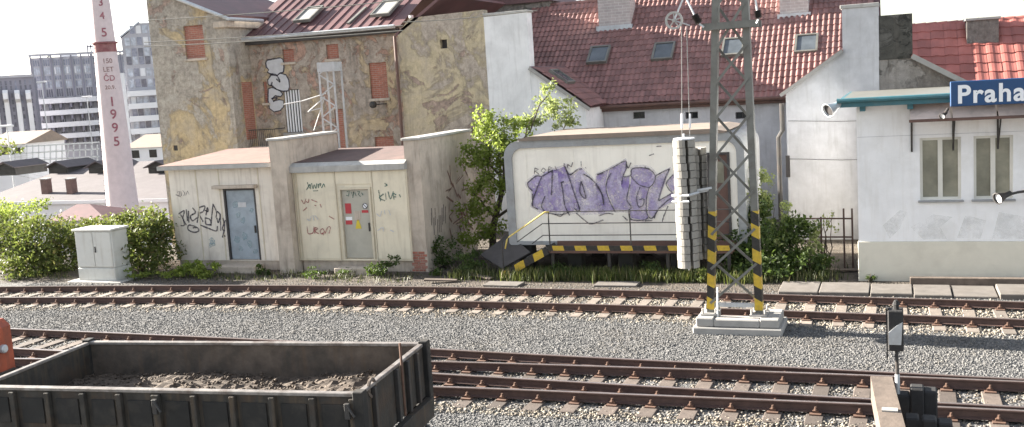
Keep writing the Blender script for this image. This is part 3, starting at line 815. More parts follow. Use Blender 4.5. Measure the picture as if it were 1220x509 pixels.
for L in ([(65, 160), (80, 155), (75, 185), (62, 180)], [(90, 160), (98, 185), (105, 158), (100, 195)], [(112, 165), (120, 185)], [(125, 160), (140, 158), (132, 175), (145, 188)], [(150, 165), (160, 180)]): pdr.stroke(mb, z5(L), .03)
shed.part('graffiti', mb, mt['paint_green'], sub=dr, stuff=True)

# ------------------------------------------------------------------ cabin with rounded corners on a raised platform
cy0 = 25.9; cx0, cx1, cz0, cz1 = -10.12, -3.6, .74, 3.62
cab = Thing('portable_cabin', 'off-white rounded cabin covered in large purple graffiti', 'cabin', ((cx0 + cx1) / 2, cy0, 0))
def rrect(x0, x1, z0, z1, r, n=6, rb=None):
    rb = r if rb is None else rb; P = []
    for cx, cz, a0, rr in ((x1 - rb, z0 + rb, -90, rb), (x1 - r, z1 - r, 0, r), (x0 + r, z1 - r, 90, r), (x0 + rb, z0 + rb, 180, rb)):
        for k in range(n + 1):
            a = R_(a0 + 90 * k / n); P.append((cx + rr * math.cos(a), cz + rr * math.sin(a)))
    return P
out = rrect(cx0, cx1, cz0, cz1, .42, 7, .08); inn = rrect(cx0 + .22, cx1 - .2, cz0 + .1, cz1 - .2, .3, 7, .05)
n = len(out); mb = MB()
vs = [(x, cy0 - .05, z) for x, z in out] + [(x, cy0 - .05, z) for x, z in inn] + [(x, cy0 + .04, z) for x, z in inn] + [(x, cy0 + 3.0, z) for x, z in out]
fs = []
for i in range(n):
    j = (i + 1) % n
    fs += [(i, j, n + j, n + i), (n + i, n + j, 2 * n + j, 2 * n + i), (j, i, 3 * n + i, 3 * n + j)]
fs.append(tuple(range(4 * n - 1, 3 * n - 1, -1)))
mb.add(vs, fs)
cab.part('frame', mb, mt['cabin_grey'])
dx0, dx1 = P3(845, 240, cy0)[0], P3(869, 240, cy0)[0]; dzt = P3(857, 183, cy0)[1]
mb = MB().wall(cx0 + .2, cx1 - .18, cz0 + .09, cz1 - .18, cy0 + .02, [(dx0, dx1, cz0 + .1, dzt)], .1)
wl = cab.part('wall', mb, mt['cabin_white'])
for xx in np.linspace(cx0 + .62, dx0 - .9, 4):
    cab.part('panel_joint', MB().box(xx - .008, xx + .008, cy0 + .012, cy0 + .018, cz0 + .12, cz1 - .22), mt['cabin_white'], sub=wl)
mb = MB()
pr = [(cx0 + .5, cz1 + .004), (cx1 - .5, cz1 + .004), (cx1 - .42, cz1 + .05), (cx1 - .8, cz1 + .12), (cx0 + .8, cz1 + .12), (cx0 + .42, cz1 + .05)]
mb.prism_y(pr, cy0 - .12, cy0 + 3.05)
cab.part('roof', mb, mt['cabin_roof'])
dr = cab.part('door', MB().cbox(dx0 + .03, dx1 - .03, cy0 + .05, cy0 + .09, cz0 + .12, dzt - .03, .006), mt['brown_paint'])
cab.part('door_pane', MB().box(dx0 + .12, dx1 - .12, cy0 + .042, cy0 + .049, dzt - .75, dzt - .2), mt['glass_olive'], sub=dr)
cab.part('door_frame', MB().box(dx0 - .04, dx0 + .025, cy0 - .02, cy0 + .1, cz0 + .1, dzt + .04).box(dx1 - .025, dx1 + .04, cy0 - .02, cy0 + .1, cz0 + .1, dzt + .04).box(dx0 + .026, dx1 - .026, cy0 - .02, cy0 + .1, dzt - .02, dzt + .04), mt['frame_dark'])
for xx in np.linspace(cx0 + .4, cx1 - .4, 5):
    for yy in (cy0 + .3, cy0 + 2.6):
        cab.part('support_block', MB().cbox(xx - .2, xx + .2, yy - .2, yy + .2, -.2, cz0 - .004, .02), mt['depot_dark'])  # blocks coloured dark to stand in for the shade under the cabin
# the big purple piece
Z1 = zmap(620, 180, .1965); Z2 = zmap(710, 170, .1965); pc = Paint(cy0 + .02)
fills = [(Z1, [(45, 190), (95, 150), (130, 150), (150, 125), (235, 105), (270, 90), (300, 140), (330, 240), (365, 350), (290, 370), (255, 360), (140, 365), (110, 350), (75, 325), (75, 250), (50, 215)]),
         (Z1, [(304, 152), (375, 105), (420, 150), (480, 220), (505, 290), (512, 365), (370, 372), (350, 300), (335, 240)]),
         (Z2, [(2, 200), (75, 165), (55, 250), (75, 330), (112, 405), (20, 420), (4, 380)]),
         (Z2, [(80, 165), (180, 110), (190, 150), (165, 210), (205, 200), (195, 330), (212, 385), (200, 405), (118, 405), (82, 330), (62, 255)]),
         (Z2, [(215, 165), (240, 152), (290, 150), (330, 162), (362, 200), (350, 245), (320, 272), (308, 330), (308, 420), (318, 450), (290, 465), (215, 455), (202, 410), (218, 385), (198, 335), (212, 240)]),
         (Z2, [(368, 206), (448, 160), (402, 285), (384, 345), (470, 300), (468, 350), (380, 400), (345, 450), (316, 420), (316, 330), (330, 278), (356, 245)]),
         (Z2, [(474, 185), (430, 240), (458, 295), (480, 280)])]
for f_, L in fills:            # faint overspray round the letters
    q = f_(L); cx_ = sum(p[0] for p in q) / len(q); cy_ = sum(p[1] for p in q) / len(q)
    mb = MB(); pc.fill(mb, [(cx_ + (a - cx_) * 1.13, cy_ + (b - cy_) * 1.12) for a, b in q])
    cab.part('overspray', mb, mt['paint_haze'], sub=wl)
for k, (f_, L) in enumerate(fills):
    mb = MB(); pc.fill(mb, f_(L))
    cab.part('graffiti_letter', mb, mt['paint_purple' if k % 2 == 0 or k == 3 else 'paint_purple_pale'], sub=wl)
mb = MB()
for L in ([(150, 170), (165, 330), (200, 345)], [(215, 130), (225, 250), (240, 330)], [(275, 200), (300, 300), (320, 340)], [(345, 160), (352, 250), (380, 330), (450, 340)], [(420, 180), (450, 250), (480, 330)], [(90, 200), (110, 190)]): pc.stroke(mb, curve_pts(Z1(L)), .11)
for L in ([(110, 170), (95, 240), (120, 320), (150, 380)], [(150, 140), (140, 230), (165, 320)], [(235, 260), (225, 340), (240, 430)], [(260, 180), (330, 190), (300, 230)], [(340, 300), (345, 400)], [(400, 215), (365, 330)]): pc.stroke(mb, curve_pts(Z2(L)), .10)
cab.part('graffiti_shading', mb, mt['paint_purple_pale'], sub=wl, stuff=True)
mb = MB()
for L in ([(45, 190), (50, 215), (75, 240)], [(45, 190), (95, 150), (128, 152)], [(132, 150), (100, 230), (72, 320), (110, 352)], [(195, 115), (193, 200), (190, 265)], [(152, 268), (135, 310), (130, 335), (150, 365)], [(135, 150), (200, 112)], [(250, 190), (262, 260), (272, 330), (300, 388)], [(245, 190), (265, 182)], [(272, 90), (310, 200), (330, 260), (362, 350)], [(270, 90), (300, 140), (350, 108)], [(355, 108), (375, 104)],
          [(370, 180), (362, 240), (380, 275), (398, 280), (385, 225), (370, 180)], [(382, 135), (430, 165), (475, 215), (498, 270), (508, 325)], [(140, 365), (200, 378), (262, 380), (300, 365)], [(330, 345), (350, 362), (365, 350)], [(340, 372), (385, 412)], [(385, 412), (430, 438), (505, 415)], [(75, 255), (78, 330)], [(465, 140), (505, 130)], [(210, 380), (245, 392), (270, 370)]):
    pc.stroke(mb, curve_pts(Z1(L)), .035)
for L in ([(90, 100), (88, 135)], [(90, 100), (112, 108), (92, 118), (115, 138)], [(140, 100), (128, 118), (145, 130), (158, 112), (140, 100)], [(175, 92), (172, 128)], [(175, 92), (195, 98), (178, 108), (198, 118), (172, 128)], [(212, 88), (222, 112), (208, 115)], [(268, 70), (268, 95)], [(290, 75), (288, 100)], [(288, 78), (312, 92), (320, 65)], [(370, 60), (372, 92)], [(395, 95), (402, 103)]):
    pc.stroke(mb, Z1(L), .028)
for L in ([(15, 190), (100, 150), (180, 108), (185, 150)], [(185, 118), (198, 150), (215, 118)], [(188, 150), (165, 205), (160, 250)], [(95, 180), (70, 230), (66, 290), (90, 360), (120, 415)], [(0, 250), (40, 310), (50, 370)], [(165, 205), (212, 195), (218, 162), (240, 150), (290, 150), (330, 160), (362, 200), (350, 245), (325, 270)], [(325, 270), (270, 255), (235, 225), (215, 198)], [(210, 250), (190, 340), (216, 385), (195, 412)], [(270, 265), (250, 330), (262, 385), (290, 372), (292, 338), (265, 342)], [(325, 272), (310, 330), (310, 420), (340, 455), (382, 400)],
          [(362, 200), (405, 175), (450, 155)], [(450, 155), (425, 205), (400, 280), (382, 342)], [(380, 350), (425, 325), (470, 298)], [(470, 190), (430, 240), (442, 275), (462, 298)], [(200, 410), (215, 460), (290, 466), (320, 450)], [(300, 140), (308, 158)], [(355, 455), (370, 415)], [(382, 398), (440, 345), (462, 335)], [(440, 380), (415, 440), (405, 475)], [(20, 440), (70, 425), (110, 430)], [(165, 440), (195, 468)], [(300, 470), (345, 468)], [(325, 75), (355, 65)], [(370, 20), (400, 18)]):
    pc.stroke(mb, curve_pts(Z2(L)), .032)
cab.part('graffiti_outline', mb, mt['paint_black'], sub=wl, label='dark outlines of the graffiti letters', stuff=True)

# raised walkway in front of the cabin
wy = 25.0
pl = Thing('steel_walkway', 'narrow raised steel walkway with yellow and black edge, thin railing and steps', 'walkway', (-6.5, wy, 0))
wx0, wx1 = P3(652, 294, wy)[0], P3(872, 294, wy)[0]
pl.part('deck', MB().box(wx0 - .05, wx1, wy + .02, cy0 - .08, .66, .72), mt['brown_paint'])
pl.part('edge_board', MB().box(wx0, wx1, wy - .02, wy + .017, .735, .86), mt['stripe_edge'])
pl.part('kick_plate', MB().box(wx0 + .02, wx1, cy0 - .1, cy0 - .082, .722, .86), mt['brown_paint'])
bx, bz = P3(600, 331, wy)
sl = MB().bar((bx, wy, .05), (wx0, wy, .74), .035, .2)
pl.part('stair_string', sl, mt['stripe_edge'])
pl.part('stair_string', MB().bar((bx, cy0 - .15, .05), (wx0, cy0 - .15, .74), .035, .2), mt['iron_dark'])
for k in range(4):
    t_ = (k + .5) / 4
    xx = bx + (wx0 - bx) * t_; zz = .05 + .69 * t_ + .05
    pl.part('stair_tread', MB().box(xx - .14, xx + .14, wy + .03, cy0 - .18, zz - .02, zz + .015), mt['iron_dark'])
for xx in np.linspace(wx0 + .1, wx1 - .1, 4):
    pl.part('leg', MB().box(xx - .04, xx + .04, wy + .1, wy + .18, -.1, .655), mt['iron_dark'])
for yy in (252, 266, 280):
    zz = P3(655, yy, wy)[1]
    x_r = P3(870, yy, wy)[0]
    end = {252: (604, 284), 266: (616, 288), 280: (634, 290)}[yy]
    ex, ez = P3(*end, wy)
    pts = [(x_r, wy, zz), (wx0 + .12, wy, zz)]
    pl.part('railing_bar', MB().tube(pts, .014, 6), mt['iron_dark'])
    if yy == 252:
        exx, ezz = P3(602, 296, wy)
        pl.part('handrail', MB().tube([(wx0 + .1, wy, zz), (wx0 - .02, wy, zz - .01), (ex + .05, wy, ez + .04), (ex, wy, ez - .02), (exx, wy, ezz)], .022, 8), mt['yellow_rail'], smooth=True)
    else:
        pl.part('railing_bar', MB().tube([(wx0 + .12, wy, zz), (wx0 - .1, wy, zz), (ex, wy, ez)], .014, 6), mt['iron_dark'])
for px in (653, 750, 848):
    xx = P3(px, 260, wy)[0]
    pl.part('railing_post', MB().tube([(xx, wy + .03, .7), (xx, wy + .03, P3(px, 251, wy)[1])], .018, 6), mt['iron_dark'])
pl.part('stair_post', MB().tube([(bx + .02, wy, 0), (bx + .02, wy, 1.0)], .018, 6), mt['iron_dark'])
# dark sheet leaning beside the steps
a = atz(575, 300, .35); b = atz(640, 318, .1)
sh = MB()
q = [np.array(aty(572, 303, 25.9)), np.array(aty(606, 278, 26.3)), np.array(aty(632, 300, 25.5)), np.array(aty(598, 319, 25.2))]
sh.add([*q, *[p + np.array((0, .02, -.04)) for p in q]], [(0, 3, 2, 1), (4, 5, 6, 7), (0, 1, 5, 4), (1, 2, 6, 5), (2, 3, 7, 6), (3, 0, 4, 7)])
tag(sh.build('leaning_sheet', mt['frame_dark'], org=q[3], loc=tuple(q[3])), 'dark flat sheet leaning against the left end of the walkway steps', 'sheet')

# ------------------------------------------------------------------ station building
st_y = 25.03; kx0 = -.87; kx1 = 6.5
stn = Thing('station_building', 'white single-storey station building with teal eaves and cream plinth', 'building', (3, st_y, 0))
w1 = (P3(1096, 200, st_y)[0], P3(1145, 200, st_y)[0], 1.92, 3.36)
w2 = (P3(1160, 200, st_y)[0], P3(1207, 200, st_y)[0], 1.92, 3.36)
w3 = (w2[0] + (w2[0] - w1[0]) * 1.0, w2[1] + (w2[0] - w1[0]), 1.92, 3.36)
w4 = (w3[0] + (w2[0] - w1[0]), w3[1] + (w2[0] - w1[0]), 1.92, 3.36)
mb = MB().wall(kx0, kx1, .952, 4.2, st_y, [w1, w2, w3, w4], .3)
mb.box(kx0, kx0 + .3, st_y + .301, st_y + 5.0, .952, 4.2).box(kx0 + .301, kx1, st_y + 4.7, st_y + 5.0, .952, 4.2).box(kx1 - .3, kx1, st_y + .301, st_y + 4.699, .952, 4.2)
wl = stn.part('wall', mb, mt['plaster_station'])
stn.part('plinth', MB().cbox(kx0 - .02, kx1 + .02, st_y - .025, st_y + 5.02, -.3, .95, .01), mt['plinth'])
stn.part('floor', MB().box(kx0 + .32, kx1 - .32, st_y + .32, st_y + 4.68, .953, .98), mt['depot_dark'])
for h in (w1, w2, w3, w4):
    f = MB()
    a, b, c, d = h; m_ = (a + b) / 2; t_ = .06
    f.box(a, a + t_, st_y + .08, st_y + .16, c, d).box(b - t_, b, st_y + .08, st_y + .16, c, d).box(a + t_ + .001, b - t_ - .001, st_y + .08, st_y + .16, c, c + t_).box(a + t_ + .001, b - t_ - .001, st_y + .08, st_y + .16, d - t_, d).box(m_ - .05, m_ + .05, st_y + .075, st_y + .16, c + t_ + .001, d - t_ - .001)
    wf = stn.part('window', f, mt['window_frame'])
    stn.part('pane', MB().box(a + t_ + .001, m_ - .051, st_y + .115, st_y + .121, c + t_, d - t_), mt['glass_olive'], sub=wf)
    stn.part('pane', MB().box(m_ + .051, b - t_ - .001, st_y + .115, st_y + .121, c + t_, d - t_), mt['glass_olive'], sub=wf)
    stn.part('sill', MB().cbox(a - .05, b + .05, st_y - .09, st_y + .075, c - .05, c - .003, .008), mt['cabin_grey'], sub=wf)
stn.part('roof', MB().box(kx0 - .28, kx1 + .3, st_y - .5, st_y + 5.4, 4.27, 4.36), mt['steel_grey'])
stn.part('eaves_board', MB().box(kx0 - .35, kx1 + .35, st_y - .56, st_y - .503, 4.17, 4.36).box(kx0 - .35, kx0 - .283, st_y - .5, st_y + 5.4, 4.17, 4.36), mt['teal'])
stn.part('gutter', MB().tube([(kx0 - .4, st_y - .62, 4.33), (kx1 + .3, st_y - .62, 4.33)], .055, 8), mt['teal'])
stn.part('soffit', MB().box(kx0 - .28, kx1 + .3, st_y - .5, st_y - .002, 4.205, 4.265), mt['plaster_station'])
for px in (1028, 1084):
    xx = P3(px, 120, st_y)[0]
    stn.part('bracket', MB().box(xx - .06, xx + .06, st_y - .45, st_y - .003, 4.06, 4.2), mt['teal'])
pz = P3(1050, 160, st_y)[1]
stn.part('wall_joint', MB().box(kx0 + .01, kx1, st_y - .006, st_y - .002, 3.43, 3.442), mt['plaster_shade'])
mt['repaint'] = spray('overpainted_patch', (.60, .61, .60), (.74, .74, .72), .0, .32, 3)
ps = Paint(st_y)
for L in ([(1052, 268), (1072, 250), (1080, 252), (1072, 272), (1060, 284)], [(1085, 270), (1112, 255), (1135, 258), (1120, 270), (1128, 284), (1100, 285)], [(1140, 283), (1150, 256), (1175, 262), (1168, 284)], [(1182, 284), (1190, 252), (1222, 258), (1222, 284)]):
    mb = MB(); ps.fill(mb, L); stn.part('overpainted_patch', mb, mt['repaint'], sub=wl)
# awnings
ax = [P3(1083, 143, st_y - .75)[0], P3(1134, 143, st_y - .75)[0], P3(1189, 143, st_y - .75)[0]]
ax.append(ax[2] + (ax[2] - ax[1])); ax.append(ax[3] + (ax[2] - ax[1])); ax.append(ax[4] + (ax[2] - ax[1]))
zf_ = P3(1110, 143, st_y - .75)[1]; zb_ = zf_ + .38
for k in range(5):
    a, b = ax[k] + .02, ax[k + 1] - .02
    mb = MB().add([(a, st_y - .75, zf_), (b, st_y - .75, zf_), (b, st_y - .02, zb_), (a, st_y - .02, zb_), (a, st_y - .75, zf_ + .03), (b, st_y - .75, zf_ + .03), (b, st_y - .02, zb_ + .03), (a, st_y - .02, zb_ + .03)],
                  [(0, 3, 2, 1), (4, 5, 6, 7), (0, 1, 5, 4), (1, 2, 6, 5), (2, 3, 7, 6), (3, 0, 4, 7)])
    stn.part('awning_panel', mb, mt['awning'])
stn.part('awning_beam', MB().box(ax[0], ax[5], st_y - .80, st_y - .755, zf_ - .03, zf_ + .035), mt['brown_paint'])
for k in (0, 1, 2, 3, 4):
    xx = ax[k] + .06
    mb = MB().box(xx - .02, xx + .02, st_y - .04, st_y - .003, zf_ - .75, zf_ + .1)
    mb.bar((xx, st_y - .02, zf_ - .7), (xx, st_y - .72, zf_ - .02), .03, .03)
    stn.part('awning_bracket', mb, mt['iron_dark'])
# name board
sgy = st_y - .95
s0x, s0z = P3(1132, 97, sgy); _, s1z = P3(1132, 127, sgy)
sgn = Thing('station_sign', 'blue station name board with white lettering above the awning', 'sign', (s0x + 1.5, sgy, s1z))
bd = sgn.part('board', MB().cbox(s0x, s0x + 3.4, sgy, sgy + .12, s1z, s0z, .015), mt['sign_blue'])
lx, lz = P3(1140, 122.5, sgy); cap = P3(1140, 101.5, sgy)[1] - lz
tx = text_part(sgn, 'lettering', 'Praha', lx, sgy - .006, lz, cap / .70, mt['sign_white'], sub=bd, bold=.014, ext=.003)
tx.data.update()
wpx = P3(1222, 122, sgy)[0] - lx
tx.scale = (wpx / max(v.co.x for v in tx.data.vertices), 1, 1)
for xx in (s0x + .3, s0x + 3.0):
    sgn.part('bracket', MB().bar((xx, sgy + .12, s1z + .25), (xx, st_y - .5, s1z + .25), .04, .04), mt['iron_dark'])
# lamps and horn on the building
def horn_lamp(name, label, c, aim, r, L, m1, m2, cat='lamp', arm=None, rim=None):
    t = Thing(name, label, cat, c)
    d = Vector(aim).normalized(); ref = d.orthogonal().normalized(); b = d.cross(ref)
    prof = [(.25 * r, -L * .55), (.45 * r, -L * .5), (.5 * r, -L * .1), (r, L * .5), (r * 1.04, L * .52), (r * .9, L * .5)]
    vs = []; fs = []; n = 16
    for rr, zz in prof:
        for j in range(n):
            a = 2 * math.pi * j / n
            p = Vector(c) + d * zz + (ref * math.cos(a) + b * math.sin(a)) * rr
            vs.append(p)
    for i in range(len(prof) - 1):
        for j in range(n): fs.append((i * n + j, i * n + (j + 1) % n, (i + 1) * n + (j + 1) % n, (i + 1) * n + j))
    fs.append(tuple(range(n)))
    t.part('housing', MB().add(vs, fs), m1, smooth=True)
    p0 = [Vector(c) + d * L * .38 + (ref * math.cos(2 * math.pi * j / n) + b * math.sin(2 * math.pi * j / n)) * r * .86 for j in range(n)]
    t.part('lens', MB().add(p0, [tuple(range(n))]), m2)
    if arm: t.part('arm', MB().tube(arm, .03, 8), mt['teal'] if m1 is not mt['iron_dark'] else mt['iron_dark'])
    return t
c = aty(994, 127, st_y - .6)
horn_lamp('loudspeaker_horn', 'pale horn loudspeaker on a teal bracket at the left end of the station eaves', tuple(c), (-.62, -.6, -.35), .17, .42, mt['steel_light'], mt['frame_dark'], 'loudspeaker', [tuple(c + np.array((.1, .06, .06))), tuple(c + np.array((.32, .12, .08))), tuple(c + np.array((.46, .12, .0)))])
c = aty(1196, 233, st_y - .65)
horn_lamp('floodlight', 'small black floodlight on an arm in front of the right station window', tuple(c), (-.75, -.6, -.25), .13, .36, mt['iron_dark'], mt['sign_white'], 'lamp', [tuple(c + np.array((.1, .05, .02))), tuple(c + np.array((.3, .2, .05))), tuple(c + np.array((.75, .63, .05)))])
c = aty(1125, 136, st_y - .85)
horn_lamp('spot_lamp', 'small dark lamp with white glass on the awning edge under the name board', tuple(c), (-.5, -.7, -.4), .07, .18, mt['iron_dark'], mt['sign_white'], 'lamp', [tuple(c + np.array((.02, .03, .02))), tuple(c + np.array((.08, .1, .12)))])

# ------------------------------------------------------------------ houses behind: pantile roofs
def tile_roof(A, B, up_dir, length, tw=.19, tl=.34, h=.035):
    """overlapping pantiles between eave ends A and B, up the slope; every tile its own island"""
    A = np.array(A, float); B = np.array(B, float); u = B - A; W = np.linalg.norm(u); u /= W
    v = np.array(up_dir, float); v /= np.linalg.norm(v); nrm = np.cross(u, v)
    nc, nr = int(W / tw), int(length / tl)
    prof = [(0, 0), (.12, .55), (.3, 1), (.5, .8), (.68, .25), (.85, 0), (1.0, .08)]
    sag = lambda a, b: .035 + .02 * math.sin(a * 1.1 + 1) + .018 * math.sin(a * .45 + b * .9) + .012 * math.sin(b * 2.1 + a * .3)
    vs = []; fs = []
    for r in range(nr):
        for c_ in range(nc):
            b0 = len(vs); j = random.uniform(-.012, .012); tj = random.gauss(0, .006)
            for (t_, hh) in prof:
                p = A + u * ((c_ + t_) * tw) + v * (r * tl + j)
                sg = sag(c_ * tw, r * tl) + tj * (t_ - .5)
                vs.append(p + nrm * (hh * h + .03 + sg))
            for (t_, hh) in prof:
                p = A + u * ((c_ + t_) * tw) + v * ((r + 1.06) * tl + j)
                vs.append(p + nrm * (hh * h + .004 + sag(c_ * tw, (r + 1) * tl) + tj * (t_ - .5)))
            for (t_, hh) in prof:
                p = A + u * ((c_ + t_) * tw) + v * (r * tl + j)
                vs.append(p + nrm * (hh * h + .005 + sag(c_ * tw, r * tl) + tj * (t_ - .5)))
            k = len(prof)
            for i in range(k - 1):
                fs.append((b0 + i, b0 + i + 1, b0 + k + i + 1, b0 + k + i))
                fs.append((b0 + 2 * k + i, b0 + 2 * k + i + 1, b0 + i + 1, b0 + i))
    mb = MB(); mb.v = [tuple(map(float, p)) for p in vs]; mb.f = fs; mb.m = [0] * len(fs)
    return mb

rh = Thing('red_roofed_house', 'long low white house with red pantile roof and skylights, behind the lattice mast', 'house', (-7, 35, 0))
ez, ey = 4.18, 35.0; sl_ = Vector((0, 5.0, 3.9)).normalized()
rlen = 6.6
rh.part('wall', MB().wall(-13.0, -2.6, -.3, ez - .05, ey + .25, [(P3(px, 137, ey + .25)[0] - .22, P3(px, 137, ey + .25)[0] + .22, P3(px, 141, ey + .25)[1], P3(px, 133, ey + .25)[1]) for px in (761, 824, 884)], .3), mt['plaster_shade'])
for px in (761, 824, 884):
    xx, _ = P3(px, 137, ey + .25); za, zb = P3(px, 141, ey + .25)[1], P3(px, 133, ey + .25)[1]
    wf = rh.part('window', MB().box(xx - .22, xx + .22, ey + .36, ey + .4, za, za + .03).box(xx - .22, xx + .22, ey + .36, ey + .4, zb - .03, zb).box(xx - .015, xx + .015, ey + .355, ey + .4, za + .031, zb - .031), mt['frame_dark'])
    rh.part('pane', MB().box(xx - .22, xx + .22, ey + .402, ey + .41, za, zb), mt['glass_dark'], sub=wf)
mb = MB().add([(-14, ey, ez - .02), (-.5, ey, ez - .02), (-.5, ey + rlen * sl_.y, ez - .02 + rlen * sl_.z), (-14, ey + rlen * sl_.y, ez - .02 + rlen * sl_.z),
               (-.5, ey + 2 * rlen * sl_.y, ez - .05), (-14, ey + 2 * rlen * sl_.y, ez - .05)], [(0, 1, 2, 3), (3, 2, 4, 5)])
mb.add([(-14, ey + .2, ez - .02), (-14, ey + rlen * sl_.y, ez - .04 + rlen * sl_.z), (-14, ey + 2 * rlen * sl_.y, ez - .06)], [(0, 1, 2)])
rr = rh.part('roof', mb, mt['sheet_red'])
rh.part('roof_tiles', tile_roof((-14, ey - .08, ez), (-.55, ey - .08, ez), tuple(sl_), rlen), mt['tile_red'], sub=rr, stuff=True)
mb = MB()
for k in range(39):
    xx = -14 + k * .34; mb.lathe([(.11, 0), (.13, .36)], (xx, ey + rlen * sl_.y, ez + rlen * sl_.z + .02), 8, 'x')
rh.part('ridge_tile', mb, mt['tile_red'], sub=rr, stuff=True)
rh.part('gutter', MB().tube([(-9.9, ey - .14, ez - .02), (-2.9, ey - .14, ez - .02)], .065, 8), mt['brown_paint'])
rh.part('eaves_board', MB().box(-9.9, -2.8, ey + .02, ey + .2, ez - .2, ez - .04), mt['brown_paint'])
def on_main(px, py):
    d = ray(px, py); nn = np.cross((1, 0, 0), tuple(sl_)); p0 = np.array((0, ey, ez + .04))
    return CAM + d * (np.dot(p0 - CAM, nn) / np.dot(d, nn))
def skylight(th, c, wd, ln, slope, nrm, along, sub):
    sl2 = Vector(slope); nn = Vector(nrm); al = Vector(along); c = Vector(c) + nn * .07
    def fr(mbx, a0, a1, s0, s1, h0, h1):
        vs = [c + al * a + sl2 * s_ + nn * h for h in (h0, h1) for a, s_ in ((a0, s0), (a1, s0), (a1, s1), (a0, s1))]
        mbx.add(vs, [(0, 3, 2, 1), (4, 5, 6, 7), (0, 1, 5, 4), (1, 2, 6, 5), (2, 3, 7, 6), (3, 0, 4, 7)])
    m = MB(); W, L, t_ = wd / 2, ln / 2, .07
    fr(m, -W, -W + t_, -L, L, 0, .12); fr(m, W - t_, W, -L, L, 0, .12); fr(m, -W + t_ + .001, W - t_ - .001, -L, -L + t_, 0, .12); fr(m, -W + t_ + .001, W - t_ - .001, L - t_, L, 0, .12)
    f = th.part('skylight', m, mt['steel_grey'], sub=sub)
    return f, fr, W, L, t_
nm = Vector((1, 0, 0)).cross(sl_)
for px, py in ((714, 68), (791, 64), (874, 59), (961, 55)):
    c = on_main(px, py)
    f = MB()
    fo, fr, W, L, t_ = skylight(rh, c, .78, 1.0, sl_, nm, (1, 0, 0), rr)
    m = MB(); fr(m, -W + t_ + .002, W - t_ - .002, -L + t_ + .002, L - t_ - .002, .02, .085)
    o = rh.part('pane', m, mt['glass_sky'], sub=rr)
for px0, px1, pyb in ((713, 750, 38), (929, 963, 24)):
    a = on_main(px0, pyb); b = on_main(px1, pyb)
    ch = rh.part('chimney', MB().box(a[0], b[0], a[1] + .1, a[1] + 1.0, a[2] - .6, a[2] + 2.2), mt['brick_pale'], sub=rr)
    rh.part('chimney_flashing', MB().box(a[0] - .08, b[0] + .08, a[1] - .02, a[1] + 1.08, a[2] - .5, a[2] + .22), mt['steel_light'], sub=rr)

# fire wall and lean-to wing between the yellow house and the red roof
wg = Thing('white_fire_wall', 'tall white fire wall with small tiled lean-to, between the yellow house and the red roof', 'wall', (-11.5, 33, 0))
wgx = P3(580, 80, 33)[0]
wg.part('wall', MB().box(wgx, -11.75, 33.0, 33.5, -.3, 7.58), mt['plaster_white'])
wg.part('coping', MB().cbox(wgx - .02, -11.70, 32.95, 33.55, 7.583, 7.66, .01), mt['concrete'])
lt = [(-11.749, -.3), (-9.84, -.3), (-9.84, 4.3), (-11.749, 5.7)]
wg.part('lean_to_wall', MB().prism_y(lt, 33.02, 35.2), mt['plaster_white'])
lsl = Vector((-1.95, 0, 1.43)).normalized()
mb = MB().add([(-9.68, 32.9, 4.21), (-9.68, 38, 4.21), (-11.75, 38, 5.74), (-11.75, 32.9, 5.74)], [(0, 1, 2, 3)])
lr = wg.part('roof', mb, mt['sheet_red'])
wg.part('roof_tiles', tile_roof((-9.68, 32.9, 4.22), (-9.68, 38.0, 4.22), tuple(lsl), 2.5), mt['tile_red'], sub=lr, stuff=True)
wg.part('verge_board', MB().bar((-9.66, 32.9, 4.16), (-11.75, 32.9, 5.68), .05, .12, (0, 0, 1)), mt['concrete_pale'])
lnm = Vector((0, 1, 0)).cross(lsl)
c_ = Vector((-11.0, 34.0, 5.22))
fo, fr, W, L, t_ = skylight(wg, c_, .9, .8, lsl, lnm, (0, 1, 0), lr)
m = MB(); fr(m, -W + t_ + .002, W - t_ - .002, -L + t_ + .002, L - t_ - .002, .02, .085); wg.part('pane', m, mt['glass_sky'], sub=lr)
wg.part('downpipe', MB().tube([(-9.9, 34.6, 4.1), (-9.9, 34.6, 0)], .06, 8), mt['brown_paint'])

# gable house at the right with two chimney stacks
gy = 31.0
gh = Thing('gable_house', 'white gable wall with two broad chimney stacks, its right half bare grey render', 'house', (-.7, gy, 0))
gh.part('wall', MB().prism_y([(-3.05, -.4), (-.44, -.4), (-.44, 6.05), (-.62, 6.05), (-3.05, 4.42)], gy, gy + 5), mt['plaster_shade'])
gh.part('wall', MB().prism_y([(-.439, -.4), (3.2, -.4), (3.2, 3.6), (1.95, 4.33), (-.28, 5.75), (-.439, 5.75)], gy + .03, gy + 5), mt['plaster_raw'], label='bare grey render on the right half')
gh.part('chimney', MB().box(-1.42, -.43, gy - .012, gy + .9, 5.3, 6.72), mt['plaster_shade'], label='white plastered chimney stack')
mt['soot'] = plaster_old('sooty_render', (.12, .115, .105), (.07, .068, .06), (.03, .032, .028), .47, .55, 1.1, 5.0, (.2, .19, .17))
gh.part('chimney', MB().box(-.425, .46, gy - .0, gy + .9, 5.2, 6.45), mt['soot'], label='sooty dark chimney stack')
gh.part('chimney_cap', MB().cbox(-1.47, -.41, gy - .05, gy + .95, 6.723, 6.83, .01), mt['concrete'])
gh.part('roof', MB().bar((-3.2, gy + 2.4, 4.36), (-1.42, gy + 2.4, 5.57), 5.0, .09, (0, 0, 1)), mt['tile_red'])
gh.part('verge_board', MB().bar((-3.2, gy - .08, 4.34), (-1.42, gy - .08, 5.54), .08, .1), mt['concrete_pale'])
gh.part('roof', MB().bar((2.1, gy + 2.4, 4.28), (.44, gy + 2.4, 5.29), 5.0, .09, (0, 0, 1)), mt['tile_pink'])
